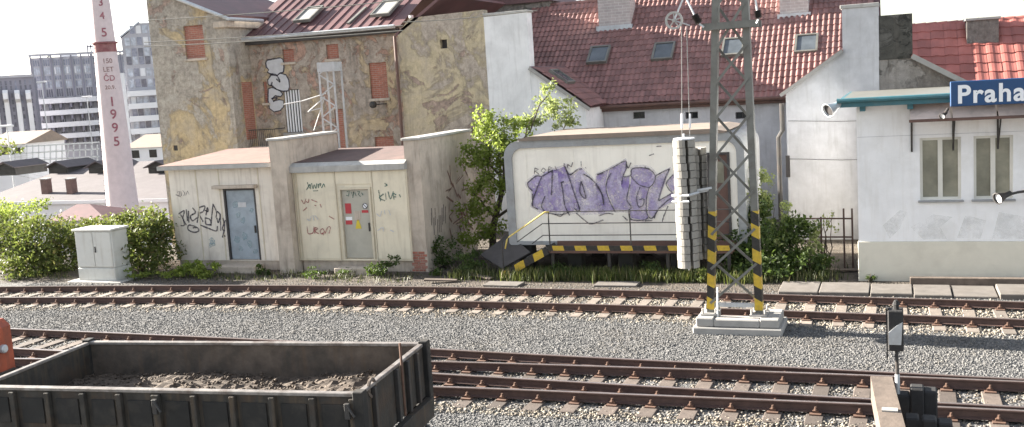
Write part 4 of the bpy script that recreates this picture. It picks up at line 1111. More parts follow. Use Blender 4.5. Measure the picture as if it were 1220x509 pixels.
gh.part('verge_board', MB().bar((2.1, gy - .16, 4.26), (.44, gy - .16, 5.26), .1, .14), mt['concrete_pale'])
gh.part('downpipe', MB().tube([(-3.18, gy + .1, 4.1), (-3.18, gy + .1, 3.3), (-3.3, gy + .1, 3.1), (-3.3, gy + .1, 0)], .07, 8), mt['iron_dark'])
gh.part('vent_shutter', MB().box(-3.12 + .02, -2.98, gy - .03, gy - .002, 1.9, 2.55), mt['frame_dark'])
for zz in (3.48, 2.35):
    gh.part('wall_cable', MB().tube([(-3.0, gy - .02, zz + .1), (-1.5, gy - .02, zz + .02), (.4, gy - .02, zz)], .006, 5), mt['iron_dark'])

# pink-red roof behind the station
pr_y = 35.0; psl = Vector((0, 4.0, 2.9)).normalized()
pk = Thing('pink_roofed_house', 'house with pinkish red tiled roof and square chimney, behind the station sign', 'house', (4, 36, 0))
pz1 = P3(1150, 28, 39.0)[1]; pz0 = pz1 - 4.0 * 2.9 / 4.0
pk.part('wall', MB().box(.6, 10, pr_y + .1, pr_y + 8, -.3, pz0 - .1), mt['plaster_raw'])
mb = MB().add([(.3, pr_y, pz0), (10.5, pr_y, pz0), (10.5, 39, pz1), (.3, 39, pz1), (10.5, 43, pz0), (.3, 43, pz0)], [(0, 1, 2, 3), (3, 2, 4, 5), (0, 3, 5)])
pr2 = pk.part('roof', mb, mt['sheet_red'])
pk.part('roof_tiles', tile_roof((.3, pr_y - .1, pz0 + .02), (10.5, pr_y - .1, pz0 + .02), tuple(psl), 5.0, .42, .5, .03), mt['tile_pink'], sub=pr2, stuff=True)
mb = MB()
for k in range(29): mb.lathe([(.11, 0), (.13, .37)], (.3 + k * .35, 39, pz1 + .02), 8, 'x')
pk.part('ridge_tile', mb, mt['tile_pink'], sub=pr2, stuff=True)
a = P3(1152, 50, 37.8); b = P3(1190, 22, 37.8)
pk.part('chimney', MB().box(a[0], b[0], 37.8, 38.7, a[1] - .5, b[1]), mt['plaster_raw'], sub=pr2)
pk.part('chimney_cap', MB().cbox(a[0] - .06, b[0] + .06, 37.74, 38.76, b[1] + .003, b[1] + .09, .01), mt['concrete'], sub=pr2)

# ------------------------------------------------------------------ derelict yellow house
def bricked(th, wall_holes, Y, rects, sub=None):
    for (x0, x1, z0, z1) in rects:
        f = th.part('bricked_window', MB().box(x0 - .002, x1 + .002, Y + .07, Y + .3, z0 - .002, z1 + .002), mt['brick_red'])
        th.part('sill', MB().cbox(x0 - .08, x1 + .08, Y - .07, Y + .068, z0 - .1, z0 - .003, .01), mt['concrete_old'], sub=f)
def rect(px0, py0, px1, py1, Y):
    a = aty(px0, py0, Y); b = aty(px1, py1, Y); return (float(a[0]), float(b[0]), float(b[2]), float(a[2]))
yh = Thing('derelict_house', 'derelict ochre house with flaking render and bricked-up windows, behind the cream hut', 'house', (-20, 33, 0))
Y1 = 32.6
bx0 = P3(186, 110, Y1)[0]; bx1 = P3(277, 110, Y1)[0]
zE = P3(277, 24, Y1)[1]
r1 = [rect(218, 31, 245, 68, Y1), rect(206, 173, 212, 179, Y1)]
mb = MB().wall(bx0, bx1, -3, zE, Y1, r1, .4)
mb.box(bx1 - .35, bx1, Y1 + .41, Y1 + 7, -3, zE).box(bx0, bx0 + .35, Y1 + .41, Y1 + 7, -3, zE)
yh.part('wall', mb, mt['yellow_old'])
bricked(yh, None, Y1, r1[:1])
yh.part('vent', MB().box(*r1[1][:2], Y1 + .05, Y1 + .2, *r1[1][2:]), mt['frame_dark'])
ga = P3(270, 19, Y1); apex = P3(200, -8, Y1)
gx = apex[0]; gz = apex[1]
gl = [(bx0, zE + .001), (bx1 - .0, zE + .001), (ga[0], ga[1] - .1), (gx, gz), (bx0, gz)]
yh.part('gable_wall', MB().prism_y(gl, Y1, Y1 + .4), mt['yellow_old'])
rfL = yh.part('roof', MB().bar((ga[0] + .05, Y1 + 3.4, ga[1]), (gx - 1.5, Y1 + 3.4, gz + 1.5 * (gz - ga[1]) / (ga[0] - gx)), 7.4, .12), mt['sheet_red'])
yh.part('gutter', MB().tube([(ga[0] - 2.2, Y1 - .3, ga[1] + 2.2 * (gz - ga[1]) / (ga[0] - gx)), (ga[0], Y1 - .3, ga[1]), (bx1 + .3, Y1 - .25, ga[1] - .12), (bx1 + .3, Y1 + 2.0, ga[1] - .12)], .07, 8), mt['steel_light'], sub=rfL)
yh.part('cornice', MB().cbox(bx1 - .5, bx1 + .16, Y1 - .14, Y1 + 3, zE - .24, zE + .02, .03), mt['concrete_old'])
Y2 = 33.95
mx0 = bx1 - .2; mx1 = P3(482, 110, Y2)[0]; zM = P3(400, 38, Y2)[1]
r2 = [rect(288, 98, 303, 165, Y2), rect(313, 97, 320, 122, Y2), rect(336, 59, 351, 73, Y2), rect(388, 53, 404, 69, Y2), rect(439, 75, 463, 116, Y2), rect(398, 130, 412, 178, Y2), rect(446, 163, 470, 181, Y2), rect(337, 107, 361, 157, Y2)]
sw = r2.pop(0)
mb = MB().wall(mx0, mx1, -3, zM, Y2, r2, .4)
yh.part('wall', mb, mt['yellow_mid'])
bricked(yh, None, Y2, r2[:6])
yh.part('bricked_window', MB().box(bx1 - .2, bx1 + .012, Y1 + .62, Y1 + 1.28, sw[2], sw[3]), mt['brick_red'])
q = r2[6]
yh.part('barred_window', MB().box(q[0], q[1], Y2 + .3, Y2 + .34, q[2], q[3]), mt['glass_dark'])
for k in range(6):
    xx = q[0] + (q[1] - q[0]) * (k + .5) / 6
    yh.part('window_bar', MB().box(xx - .03, xx + .03, Y2 + .05, Y2 + .09, q[2] + .02, q[3] - .02), mt['office_white'])
yh.part('window_sill', MB().cbox(q[0] - .1, q[1] + .1, Y2 - .1, Y2 + .02, q[2] - .12, q[2] - .003, .01), mt['concrete_pale'])
ro = yh.part('roof', MB().add([(mx0 - .3, Y2 - .35, zM + .02), (mx1 + .2, Y2 - .35, zM + .02), (mx1 + .2, Y2 + 4.5, zM + 2.5), (mx0 - .3, Y2 + 4.5, zM + 2.5), (mx1 + .2, Y2 + 9, zM), (mx0 - .3, Y2 + 9, zM)], [(0, 1, 2, 3), (3, 2, 4, 5), (0, 3, 5)]), mt['sheet_red'])
for k in range(16):
    xx = mx0 + .2 + k * .42
    yh.part('roof_seam', MB().bar((xx, Y2 - .33, zM + .045), (xx, Y2 + 4.45, zM + 2.5), .03, .04), mt['sheet_red'], sub=ro)
ys_ = Vector((0, 4.85, 2.48)).normalized(); ynm = Vector((1, 0, 0)).cross(ys_)
def on_mid(px, py):
    d = ray(px, py); p0 = np.array((0, Y2 - .35, zM + .05)); nn = np.array(ynm)
    return CAM + d * (np.dot(p0 - CAM, nn) / np.dot(d, nn))
for px, py, ww, ll in ((369, 20, .75, 1.3), (461, 13, .8, 1.3)):
    fo, fr, W, L, t_ = skylight(yh, on_mid(px, py), ww, ll, ys_, ynm, (1, 0, 0), ro)
    m = MB(); fr(m, -W + t_ + .002, W - t_ - .002, -L + t_ + .002, L - t_ - .002, .02, .085); yh.part('hatch_cover', m, mt['concrete_pale'], sub=ro)
a, b = on_mid(415, 28), on_mid(436, 9)
yh.part('roof_ladder', MB().bar(tuple(a), tuple(b), .12, .1), mt['steel_grey'], sub=ro)
yh.part('gutter', MB().tube([(mx0 + .1, Y2 - .42, zM + .0), (mx1, Y2 - .42, zM + .0)], .075, 8), mt['steel_light'], sub=ro)
yh.part('eaves_board', MB().box(mx0 + .2, mx1 - .02, Y2 - .25, Y2 - .003, zM - .22, zM - .06), mt['frame_dark'])
# balcony
b0, b1 = P3(287, 170, 33.4), P3(333, 176, 33.4)
yh.part('balcony_slab', MB().cbox(mx0 + .3, b1[0], 33.2, 34.18, b1[1] - .02, b1[1] + .1, .015), mt['concrete_old'])
mb = MB(); zt = b1[1] + .75
mb.tube([(mx0 + .3, 33.25, zt), (b1[0] - .03, 33.25, zt), (b1[0] - .03, 34.18, zt)], .02, 6)
for k in range(14):
    xx = mx0 + .35 + (b1[0] - mx0 - .4) * k / 13; mb.tube([(xx, 33.25, b1[1] + .08), (xx, 33.25, zt)], .009, 5)
yh.part('balcony_railing', mb, mt['iron_dark'])
# silver throw-up on the middle facade
pm = Paint(Y2); zg = zmap(295, 50, .2358)
fl = [[(92, 102), (100, 90), (165, 78), (178, 85), (184, 110), (182, 150), (160, 158), (150, 168), (118, 162), (100, 150), (108, 140), (95, 125)], [(120, 165), (150, 168), (165, 155), (195, 165), (208, 190), (212, 225), (205, 245), (180, 248), (150, 240), (125, 220), (105, 215), (102, 190)], [(105, 235), (125, 228), (165, 245), (178, 262), (168, 275), (140, 270), (125, 285), (130, 298), (160, 290), (182, 295), (183, 325), (165, 345), (135, 352), (112, 335), (103, 290)]]
for L in fl:
    mb = MB(); pm.fill(mb, zg(L)); yh.part('graffiti_letter', mb, mt['paint_silver'])
mb = MB()
for L in fl: pm.stroke(mb, zg(L + [L[0]]), .055)
for L in ([(115, 160), (145, 165), (165, 200), (145, 185)], [(120, 285), (150, 280), (130, 300)], [(125, 200), (120, 220)]): pm.stroke(mb, curve_pts(zg(L)), .06)
yh.part('graffiti_outline', mb, mt['paint_black'], stuff=True)
# right block of the yellow house
Y3 = 33.0
qx0 = P3(479, 110, Y3)[0]; qx1 = wgx - .004; zT = P3(520, 18, Y3)[1]
r3 = [rect(524, 47, 533, 57, Y3), rect(561, 152, 571, 159, Y3)]
mb = MB().wall(qx0, qx1, -.3, zT - .55, Y3, r3, .4)
mb.box(qx0, qx0 + .35, Y3 + .41, Y3 + 6, -.3, zT - .55)
yh.part('wall', mb, mt['yellow_right'])
for h in r3: yh.part('vent', MB().box(h[0], h[1], Y3 + .2, Y3 + .3, h[2], h[3]), mt['frame_dark'])
yh.part('gable_wall', MB().prism_y([(qx0, zT - .549), (qx1, zT - .549), (qx1, zT + .05), (qx0 + .5, zT)], Y3, Y3 + .4), mt['yellow_right'])
yh.part('roof', MB().bar((qx0 - .1, Y3 + 3, zT - .58), (qx0 + 1.9, Y3 + 3, zT + .7), 6.0, .1), mt['sheet_red'])
yh.part('downpipe', MB().tube([(qx0 - .08, Y3 - .1, zT - .6), (qx0 - .08, Y3 - .1, 1.5)], .06, 8), mt['brown_paint'])
yh.part('vent_pipe', MB().tube([(qx0 + .2, Y3 + .8, zT - .5), (qx0 + .2, Y3 + .8, zT + .15)], .09, 8), mt['steel_light'])
yh.part('wall_bracket', MB().tube([(P3(447, 124, Y2)[0], Y2 - .3, P3(447, 124, Y2)[1]), (P3(447, 124, Y2)[0] + .5, Y2 - .02, P3(447, 124, Y2)[1])], .02, 6), mt['iron_dark'])
yh.part('wall_insulator', MB().lathe([(.05, -.1), (.13, -.06), (.13, .06), (.05, .1)], (P3(449, 124, Y2)[0], Y2 - .3, P3(449, 124, Y2)[1]), 10, 'y'), mt['iron_dark'])
# a further roof rising behind
bk = Thing('brick_gable', 'strip of old brick gable and roof rising behind the white fire wall', 'house', (-14, 40, 0))
bk.part('wall', MB().box(P3(578, 10, 40)[0], P3(655, 10, 40)[0], 40, 44, 0, P3(600, 6, 40)[1]), mt['plaster_raw'])
bk.part('roof', MB().prism_y([(P3(570, 6, 40)[0], P3(600, 6, 40)[1] + .003), (P3(660, 6, 40)[0], P3(600, 6, 40)[1] + .003), (P3(615, 6, 40)[0], P3(600, 6, 40)[1] + 1.4)], 39.8, 44.2), mt['sheet_red'])

# ------------------------------------------------------------------ foliage
def leaves(name, th, blobs, n, size, m, aspect=.55, shell=.55, up=.25, sub=None):
    """leaf-sized folded faces spread through the blobs' volume, denser in clumps"""
    pts = []; vol = np.array([b[1][0] * b[1][1] * b[1][2] for b in blobs]); vol = vol / vol.sum()
    for (c, r), f in zip(blobs, vol):
        k = max(8, int(n * f))
        ncl = max(4, k // 45)
        d = rng.normal(size=(ncl, 3)); d /= np.linalg.norm(d, axis=1)[:, None]
        rad = rng.uniform(shell, 1.08, ncl)[:, None]
        cl = d * rad
        ii = rng.integers(0, ncl, k)
        p = cl[ii] + rng.normal(size=(k, 3)) * .17
        p = p * np.array(r) + np.array(c); pts.append(p)
    P = np.concatenate(pts); P = P[P[:, 2] > .01]; k = len(P)
    a = rng.normal(size=(k, 3)); a[:, 2] += up; a /= np.linalg.norm(a, axis=1)[:, None]
    b = np.cross(a, rng.normal(size=(k, 3))); b /= np.linalg.norm(b, axis=1)[:, None]
    c = np.cross(a, b)
    s_ = rng.uniform(size * .6, size * 1.3, k)[:, None]
    V = np.stack([P - b * s_ * .5, P + c * s_ * aspect * .5 + a * s_ * .1, P + b * s_ * .5, P - c * s_ * aspect * .5 + a * s_ * .1], 1).reshape(-1, 3)
    base = (np.arange(k) * 4)[:, None]
    T = np.concatenate([base + np.array([0, 1, 2]), base + np.array([0, 2, 3])], 1).reshape(-1, 3)
    o = np_mesh(name, V, T, m, sub or th.o, th.org); o['kind'] = 'stuff'; return o
def branch(mb, p, q, r0, r1, wob=.08, n=6):
    p = np.array(p); q = np.array(q); L = np.linalg.norm(q - p)
    pts = [p + (q - p) * t + rng.normal(size=3) * wob * L * (0 if t in (0, 1) else 1) * .4 for t in np.linspace(0, 1, n)]
    mb.tube(pts, r0, 6, r1); return pts
def bush(name, label, base, blobs, n, size, m, stems=6, group=None, cat='bush', shell=.5, aspect=.55, extra=None):
    t = Thing(name, label, cat, base, group)
    mb = MB()
    for k in range(stems):
        c, r = blobs[k % len(blobs)]
        q = np.array(c) + rng.normal(size=3) * np.array(r) * .4
        branch(mb, (base[0] + random.uniform(-.15, .15), base[1] + random.uniform(-.1, .1), base[2] - .05), q, .022, .006)
    t.part('stem', mb, mt['bark'], stuff=True)
    leaves('foliage', t, blobs, n, size, mt[m], shell=shell, aspect=aspect)
    if extra: leaves('foliage', t, extra[0], extra[1], extra[2], mt[extra[3]], shell=.7)
    return t
def pb(px, py, Y, rx, rz, ry=None):
    """blob given by where it stands and its size in metres"""
    p = aty(px, py, Y); return ((float(p[0]), float(p[1]), float(p[2])), (rx, ry or rx, rz))
def gbase(px, py, Y):
    p = aty(px, py, Y); return (float(p[0]), float(Y), 0.0)
def grass_patch(name, label, xr, yr, n, h, m='grass', accept=None, zf=0.0):
    k = int(n); X = rng.uniform(*xr, k); Y = rng.uniform(*yr, k)
    cl = rng.uniform(0, 1, (40, 2)); cl[:, 0] = xr[0] + cl[:, 0] * (xr[1] - xr[0]); cl[:, 1] = yr[0] + cl[:, 1] * (yr[1] - yr[0])
    half = k // 2; ii = rng.integers(0, 40, half)
    X[:half] = cl[ii, 0] + rng.normal(size=half) * .22; Y[:half] = cl[ii, 1] + rng.normal(size=half) * .12
    H = rng.uniform(h[0], h[1], k); an = rng.uniform(0, 6.28, k); ln = rng.uniform(.1, .55, k) * H
    wd = rng.uniform(.006, .014, k)
    dx_, dy_ = np.cos(an), np.sin(an)
    B = np.stack([X, Y, np.full(k, zf)], 1)
    side = np.stack([-dy_, dx_, np.zeros(k)], 1) * wd[:, None]
    mid = B + np.stack([dx_ * ln * .35, dy_ * ln * .35, H * .6], 1); tip = B + np.stack([dx_ * ln, dy_ * ln, H], 1)
    V = np.stack([B - side, B + side, mid - side * .8, mid + side * .8, tip], 1).reshape(-1, 3)
    b = (np.arange(k) * 5)[:, None]
    T = np.concatenate([b + np.array([0, 1, 3]), b + np.array([0, 3, 2]), b + np.array([2, 3, 4])], 1).reshape(-1, 3)
    o = np_mesh(name, V, T, mt[m]); o['kind'] = 'stuff'; o['label'] = label; o['category'] = 'grass'; return o

# hedge on the left, each bush its own
bush('hedge_bush', 'large dense sunlit green bush at the left edge, left of the cabinet', gbase(48, 330, 25.4),
     [pb(20, 300, 25.2, 1.0, .9), pb(55, 285, 25.4, 1.0, .85), pb(75, 300, 25.2, .75, .9), pb(5, 285, 25.6, 1.0, .8), pb(45, 312, 24.8, 1.2, .5), pb(95, 275, 25.6, .6, .5)], 9000, .13, 'leaf_hedge', 10, 'bushes along the hedge')
bush('hedge_bush', 'rounded green bush between the grey cabinet and the cream hut', gbase(172, 330, 25.2),
     [pb(170, 285, 25.2, .95, .85), pb(190, 270, 25.3, .55, .6), pb(150, 270, 25.4, .7, .45), pb(185, 305, 25.0, .75, .55), pb(150, 300, 25.1, .6, .6)], 6000, .13, 'leaf_hedge', 8, 'bushes along the hedge')
bush('hedge_bush', 'pale yellowish-green loose bush rising behind the hedge at the far left', gbase(15, 300, 28.0),
     [pb(10, 255, 28, 1.3, .55), pb(35, 248, 28, .6, .5), pb(-5, 265, 28, 1.0, .7)], 2600, .11, 'leaf_light', 8, 'bushes along the hedge', shell=.2)
bush('hedge_bush', 'low hedge top showing behind the cabinet below the tall chimney', gbase(110, 290, 26.6),
     [pb(105, 275, 26.6, 1.1, .45), pb(140, 275, 26.4, .9, .4)], 3200, .13, 'leaf_hedge', 6, 'bushes along the hedge')
# weeds at the huts
bush('weed_clump', 'bright green leafy weed clump left of the hut doorstep', gbase(235, 331, 24.6),
     [pb(222, 323, 24.6, .35, .28), pb(248, 322, 24.6, .42, .28), pb(237, 318, 24.8, .3, .25)], 1500, .10, 'leaf_light', 5, 'weeds at the foot of the huts', 'weeds')
bush('weed_clump', 'small green weed clump at the foot of the beige fin wall, beside the hut', gbase(314, 330, 24.9),
     [pb(314, 322, 24.9, .2, .22)], 420, .08, 'leaf_dark', 4, 'weeds at the foot of the huts', 'weeds')
bush('weed_clump', 'low green weed clump in front of the shed door', gbase(452, 330, 24.9),
     [pb(450, 317, 24.9, .38, .2), pb(465, 313, 25.0, .25, .22)], 700, .08, 'leaf_dark', 4, 'weeds at the foot of the huts', 'weeds')
bush('weed_clump', 'flat straggling weeds between the cabinet and the hut', gbase(165, 335, 24.2),
     [pb(160, 325, 24.2, .5, .15), pb(195, 327, 24.3, .5, .12)], 600, .09, 'leaf_light', 4, 'weeds at the foot of the huts', 'weeds')
bush('weed_clump', 'thin weeds on the ground in front of the metal shed, left part', gbase(390, 330, 24.8),
     [pb(380, 322, 24.8, .5, .12), pb(415, 322, 24.9, .4, .1)], 420, .07, 'leaf_dark', 4, 'weeds at the foot of the huts', 'weeds')
# tree behind the fin wall and the cabin
tr = Thing('young_tree', 'leafy young tree between the fin wall and the graffitied cabin', 'tree', gbase(586, 300, 28.2))
mb = MB(); b0 = np.array(gbase(586, 300, 28.2)); top = np.array(aty(600, 190, 28.2))
tp = branch(mb, b0 - np.array((0, 0, .2)), top, .13, .05, .05, 8)
lim = []
for px, py, Y in ((570, 150, 28.2), (600, 140, 28.2), (640, 130, 28.8), (655, 110, 29), (575, 200, 27.8), (560, 225, 27.6), (600, 225, 27.6), (680, 135, 29)):
    q = aty(px, py, Y); branch(mb, tp[random.choice((3, 4, 5))], q, .05, .012, .12)
tr.part('trunk', mb, mt['bark'])
leaves('crown', tr, [pb(583, 150, 28.2, .55, .65), pb(598, 170, 28.2, .8, .7), pb(572, 190, 27.9, .55, .6), pb(620, 150, 28.5, .6, .4), pb(580, 135, 28.2, .3, .45), pb(566, 178, 28, .4, .4), pb(590, 200, 28, .5, .5)], 4300, .11, mt['leaf_light'], shell=.15)
leaves('crown', tr, [pb(590, 225, 27.6, .55, .6), pb(565, 245, 27.4, .5, .7), pb(580, 270, 27.4, .6, .6), pb(560, 285, 26.9, .5, .5), pb(575, 215, 27.4, .5, .5)], 2300, .11, mt['leaf_light'], shell=.15)
leaves('crown', tr, [pb(645, 130, 29, .55, .55), pb(670, 130, 29, .6, .45), pb(652, 105, 29, .28, .6), pb(636, 145, 28.8, .4, .4), pb(680, 145, 29, .5, .3)], 1500, .11, mt['leaf_pale'], shell=.15)
# shrub right of the cabin, behind the mast
bush('shrub', 'tall straggly shrub behind the lattice mast, right of the cabin', gbase(915, 325, 26.2),
     [pb(905, 290, 26.2, .8, .7), pb(930, 280, 26.2, .6, .7), pb(890, 270, 26.4, .6, .6), pb(950, 310, 25.6, .55, .45), pb(880, 310, 25.8, .6, .45), pb(915, 315, 25.4, .9, .4), pb(910, 245, 26.4, .45, .5), pb(945, 270, 26.2, .5, .5), pb(965, 315, 25.4, .5, .3), pb(870, 290, 26, .5, .5)], 7500, .12, 'leaf_dark', 12, shell=.3,
     extra=([pb(910, 225, 26.5, .32, .5), pb(925, 250, 26.4, .35, .4), pb(900, 210, 26.6, .2, .35), pb(935, 295, 25.9, .4, .35), pb(960, 290, 26, .3, .4), pb(895, 240, 26.4, .4, .4)], 1900, .10, 'leaf_pale'))
bush('shrub', 'thin bare-stemmed shrub against the white gable, left of the station corner', gbase(985, 320, 26.8),
     [pb(975, 280, 26.8, .35, .55), pb(990, 265, 26.9, .25, .4), pb(965, 300, 26.5, .4, .35)], 420, .09, 'leaf_pale', 10, shell=.1)
bush('weed_clump', 'dark ivy-like weeds at the right foot of the grey fin wall', gbase(535, 325, 25.6),
     [pb(530, 300, 26.2, .5, .45), pb(555, 312, 25.6, .6, .3), pb(520, 320, 25.3, .4, .18)], 1700, .09, 'leaf_dark', 6, 'weeds at the foot of the huts', 'weeds')
for k, (px, py, Y, rx, rz, lb) in enumerate(((560, 326, 25.0, .4, .16, 'low scrubby weeds just left of the walkway steps'), (668, 322, 25.2, .5, .22, 'scrubby weeds under the left end of the walkway'), (720, 326, 24.9, .5, .16, 'scrubby weeds under the middle of the walkway'), (780, 322, 25.1, .5, .2, 'scrubby weeds under the walkway, left of the hanging weights'), (842, 328, 24.8, .35, .16, 'scrubby weeds between the hanging weights and the mast foot'))):
    bush('weed_clump', lb, gbase(px, 331, Y), [pb(px, py, Y, rx, rz), pb(px + 14, py + 3, Y, rx * .7, rz * .7)], 620, .085, 'leaf_dark' if k % 2 else 'leaf_hedge', 4, 'weeds at the foot of the huts', 'weeds', shell=.2, aspect=.4)
bush('weed_clump', 'tiny grass tuft at the foot of the station plinth', gbase(1037, 333, 24.9), [pb(1037, 330, 24.9, .15, .12)], 150, .08, 'leaf_dark', 4, 'weeds at the foot of the huts', 'weeds', aspect=.2)
grass_patch('grass', 'rough dry grass and weeds under the steel walkway', (-11.5, -3.4), (24.5, 25.9), 4200, (.06, .30), 'grass_dark')
grass_patch('grass', 'yellow-green tufts of grass along the front of the walkway', (-10.0, -3.2), (24.5, 25.3), 3000, (.08, .36))
grass_patch('grass', 'tall grass below the shrub beside the mast', (-3.6, -1.6), (24.5, 26.5), 1300, (.08, .35), 'grass_dark')
grass_patch('grass', 'sparse grass along the foot of the cream huts and hedge', (-27, -12.5), (24.0, 25.3), 1500, (.04, .18), 'grass_dark')

# ------------------------------------------------------------------ lattice mast with its foundation
mx, my = -3.1, 20.45
fz = .32
mast = Thing('catenary_mast', 'grey lattice catenary mast with yellow and black striped feet on a concrete base', 'mast', (mx, my, 0))
A0 = aty(828, 400, 19.55); A1 = aty(934, 402, 19.55)
fd = MB().cbox(-3.86, -2.12, 19.6, 21.0 - .32, -.4, .14, .02)
fd2 = MB().cbox(-3.8, -3.45, 19.66, 20.6, .142, fz, .02).cbox(-2.55, -2.18, 19.66, 20.6, .142, fz, .02).cbox(-3.448, -2.552, 19.66, 19.9, .142, fz - .02, .02)
my = 20.1
fo = mast.part('foundation', fd, mt['concrete_pale'])
mast.part('foundation_beam', fd2, mt['concrete_pale'], sub=fo)
def legx(side, z):
    t = (z - .3) / 5.9
    return (-3.57 + .31 * t) if side < 0 else (-2.58 - .08 * t - .02)
zs_ = 2.42; ztop = 9.0
def channel(p, q, wd, dp, th_=.03, open_dir=1):
    m = MB()
    (x0, z0), (x1, z1) = p, q
    def prof(x, z):
        a = x - wd / 2; b = x + wd / 2
        return [(a, my - dp / 2, z), (b, my - dp / 2, z), (b, my + dp / 2, z), (a, my + dp / 2, z)]
    lo, hi = prof(x0, z0), prof(x1, z1)
    m.add(lo + hi, [(0, 3, 2, 1), (4, 5, 6, 7), (0, 1, 5, 4), (1, 2, 6, 5), (2, 3, 7, 6), (3, 0, 4, 7)])
    return m
for s_ in (-1, 1):
    wdt = .13 if s_ < 0 else .135
    lg = mast.part('leg', channel((legx(s_, fz), fz), (legx(s_, ztop), ztop), wdt, .2), mt['steel_grey'])
    # hazard paint is carried on thin plates around the foot of each leg
    mast.part('hazard_stripes', channel((legx(s_, .42), .42), (legx(s_, zs_), zs_), wdt + .012, .212), mt['stripe_leg'], sub=lg)
    mb = MB().cbox(legx(s_, fz) - .17, legx(s_, fz) + .17, my - .25, my + .25, fz + .002, fz + .035, .006)
    for bx_ in (-.13, .13):
        for by_ in (-.2, .2): mb.tube([(legx(s_, fz) + bx_, my + by_, fz), (legx(s_, fz) + bx_, my + by_, fz + .14)], .025, 6)
    mast.part('base_plate', mb, mt['concrete_pale'])
# lacing, front and back
zc = [.55, 1.25, 1.95, 2.7, 3.45, 4.2, 4.9, 5.55, 6.35, 7.1, 7.8, 8.5]
for k in range(len(zc) - 1):
    a, b = zc[k], zc[k + 1] + .12
    for s_, yy in ((1, my - .115), (-1, my + .115)):
        mast.part('lacing_bar', MB().bar((legx(-s_, a), yy, a), (legx(s_, b), yy, b), .05, .012, (0, 1, 0)), mt['steel_grey'])
for zz in (.6,):
    mast.part('cross_bar', MB().box(legx(-1, zz), legx(1, zz), my - .03, my + .03, .46, .54), mt['steel_light'])
zz = float(aty(874, 30, my)[2])
mast.part('cross_arm', MB().box(-3.5, -2.42, my - .24, my - .16, zz - .06, zz + .07).box(-3.5, -2.42, my + .16, my + .24, zz - .06, zz + .07), mt['steel_grey'])
mast.part('clamp_strap', MB().tube([tuple(aty(855, 342, my - .17)), tuple(aty(855, 395, my - .26))], .02, 6), mt['steel_light'])
def insulator(th, p, q):
    p = Vector(p); q = Vector(q); d = (q - p).normalized()
    mb = MB(); prof = []
    L = (q - p).length
    for k in range(9): prof += [(.05, k / 9), (.085, (k + .35) / 9), (.05, (k + .7) / 9)]
    pts = [p + d * (t * L) for _, t in prof]; ref = d.orthogonal().normalized(); b = d.cross(ref); n = 10; vs = []; fs = []
    for (r, _), c in zip(prof, pts):
        for j in range(n): vs.append(c + (ref * math.cos(2 * math.pi * j / n) + b * math.sin(2 * math.pi * j / n)) * r)
    for i in range(len(prof) - 1):
        for j in range(n): fs.append((i * n + j, i * n + (j + 1) % n, (i + 1) * n + (j + 1) % n, (i + 1) * n + j))
    fs += [tuple(range(n)), tuple((len(prof) - 1) * n + j for j in range(n))[::-1]]
    return th.part('insulator', mb.add(vs, fs), mt['iron_dark'])
for (p, q, e) in (((833, 27), (827, 17), (812, -14)), ((904, 21), (902, 12), (898, -14))):
    insulator(mast, aty(*p, my - .3), aty(*q, my - .3))
    mast.part('tie_rod', MB().tube([tuple(aty(*q, my - .3)), tuple(aty(*e, my - .3))], .02, 6), mt['steel_light'])
mast.part('insulator_hanger', MB().bar(tuple(aty(833, 28, my - .3)), (-3.45, my - .26, zz), .03, .03), mt['steel_light'])
mast.part('insulator_hanger', MB().bar(tuple(aty(904, 22, my - .3)), (-2.45, my - .26, zz), .03, .03), mt['steel_light'])
c = aty(893, 20, my - .3)
# bracket holding the weights' guide
cwx, cwy = -3.93, 19.85
mast.part('guide_bracket', MB().bar((cwx - .15, cwy - .02, 2.82), (legx(-1, 2.8), my - .12, 2.9), .05, .04).bar((cwx - .15, cwy + .1, 2.74), (legx(-1, 2.8), my - .02, 2.86), .05, .04), mt['steel_light'])
# ------------------------------------------------------------------ tensioning weights
tw = Thing('tension_weights', 'hanging stack of pale concrete counterweight discs left of the lattice mast', 'counterweights', (cwx, cwy, 1.25))
def slotted(cx, cy_, r, z0, z1, ang):
    P = []; hw = .03
    n = 22
    a0 = ang + math.asin(hw / r); a1 = ang + 2 * math.pi - math.asin(hw / r)
    for k in range(n + 1):
        a = a0 + (a1 - a0) * k / n; P.append((cx + r * math.cos(a), cy_ + r * math.sin(a)))
    P += [(cx + hw * math.sin(ang), cy_ - hw * math.cos(ang)), (cx - hw * math.sin(ang), cy_ + hw * math.cos(ang))]
    return MB().prism_z(P, z0, z1)
zt_ = float(aty(815, 166, cwy)[2]); zb_ = float(aty(820, 318, cwy)[2]); nd = 17; hh = (zt_ - zb_) / nd
for k in range(nd):
    j = random.uniform(-.008, .008)
    tw.part('weight_disc', slotted(cwx + j, cwy, .218, zb_ + k * hh + .006, zb_ + (k + 1) * hh - .006, R_(-62 + random.uniform(-4, 4))), mt['weight'])
for k in range(15):
    tw.part('weight_disc', slotted(cwx + .17 + random.uniform(-.006, .006), cwy + .38, .2, zb_ + .12 + k * hh, zb_ + .12 + (k + 1) * hh - .012, R_(-60 + random.uniform(-4, 4))), mt['weight'])
tw.part('rod', MB().tube([(cwx, cwy, zb_ - .06), (cwx, cwy, zt_ + .12)], .02, 8), mt['steel_light'])
tw.part('guide_collar', MB().tube([(cwx - .26, cwy - .1, 2.78), (cwx + .1, cwy - .25, 2.8), (cwx + .26, cwy - .05, 2.83)], .03, 6).tube([(cwx - .26, cwy - .1, 2.66), (cwx + .1, cwy - .25, 2.68)], .025, 6), mt['steel_light'])
tw.part('top_plate', MB().lathe([(.21, 0), (.21, .03)], (cwx, cwy, zt_ + .004), 16), mt['office_white'])
cA = aty(819, 150, cwy)
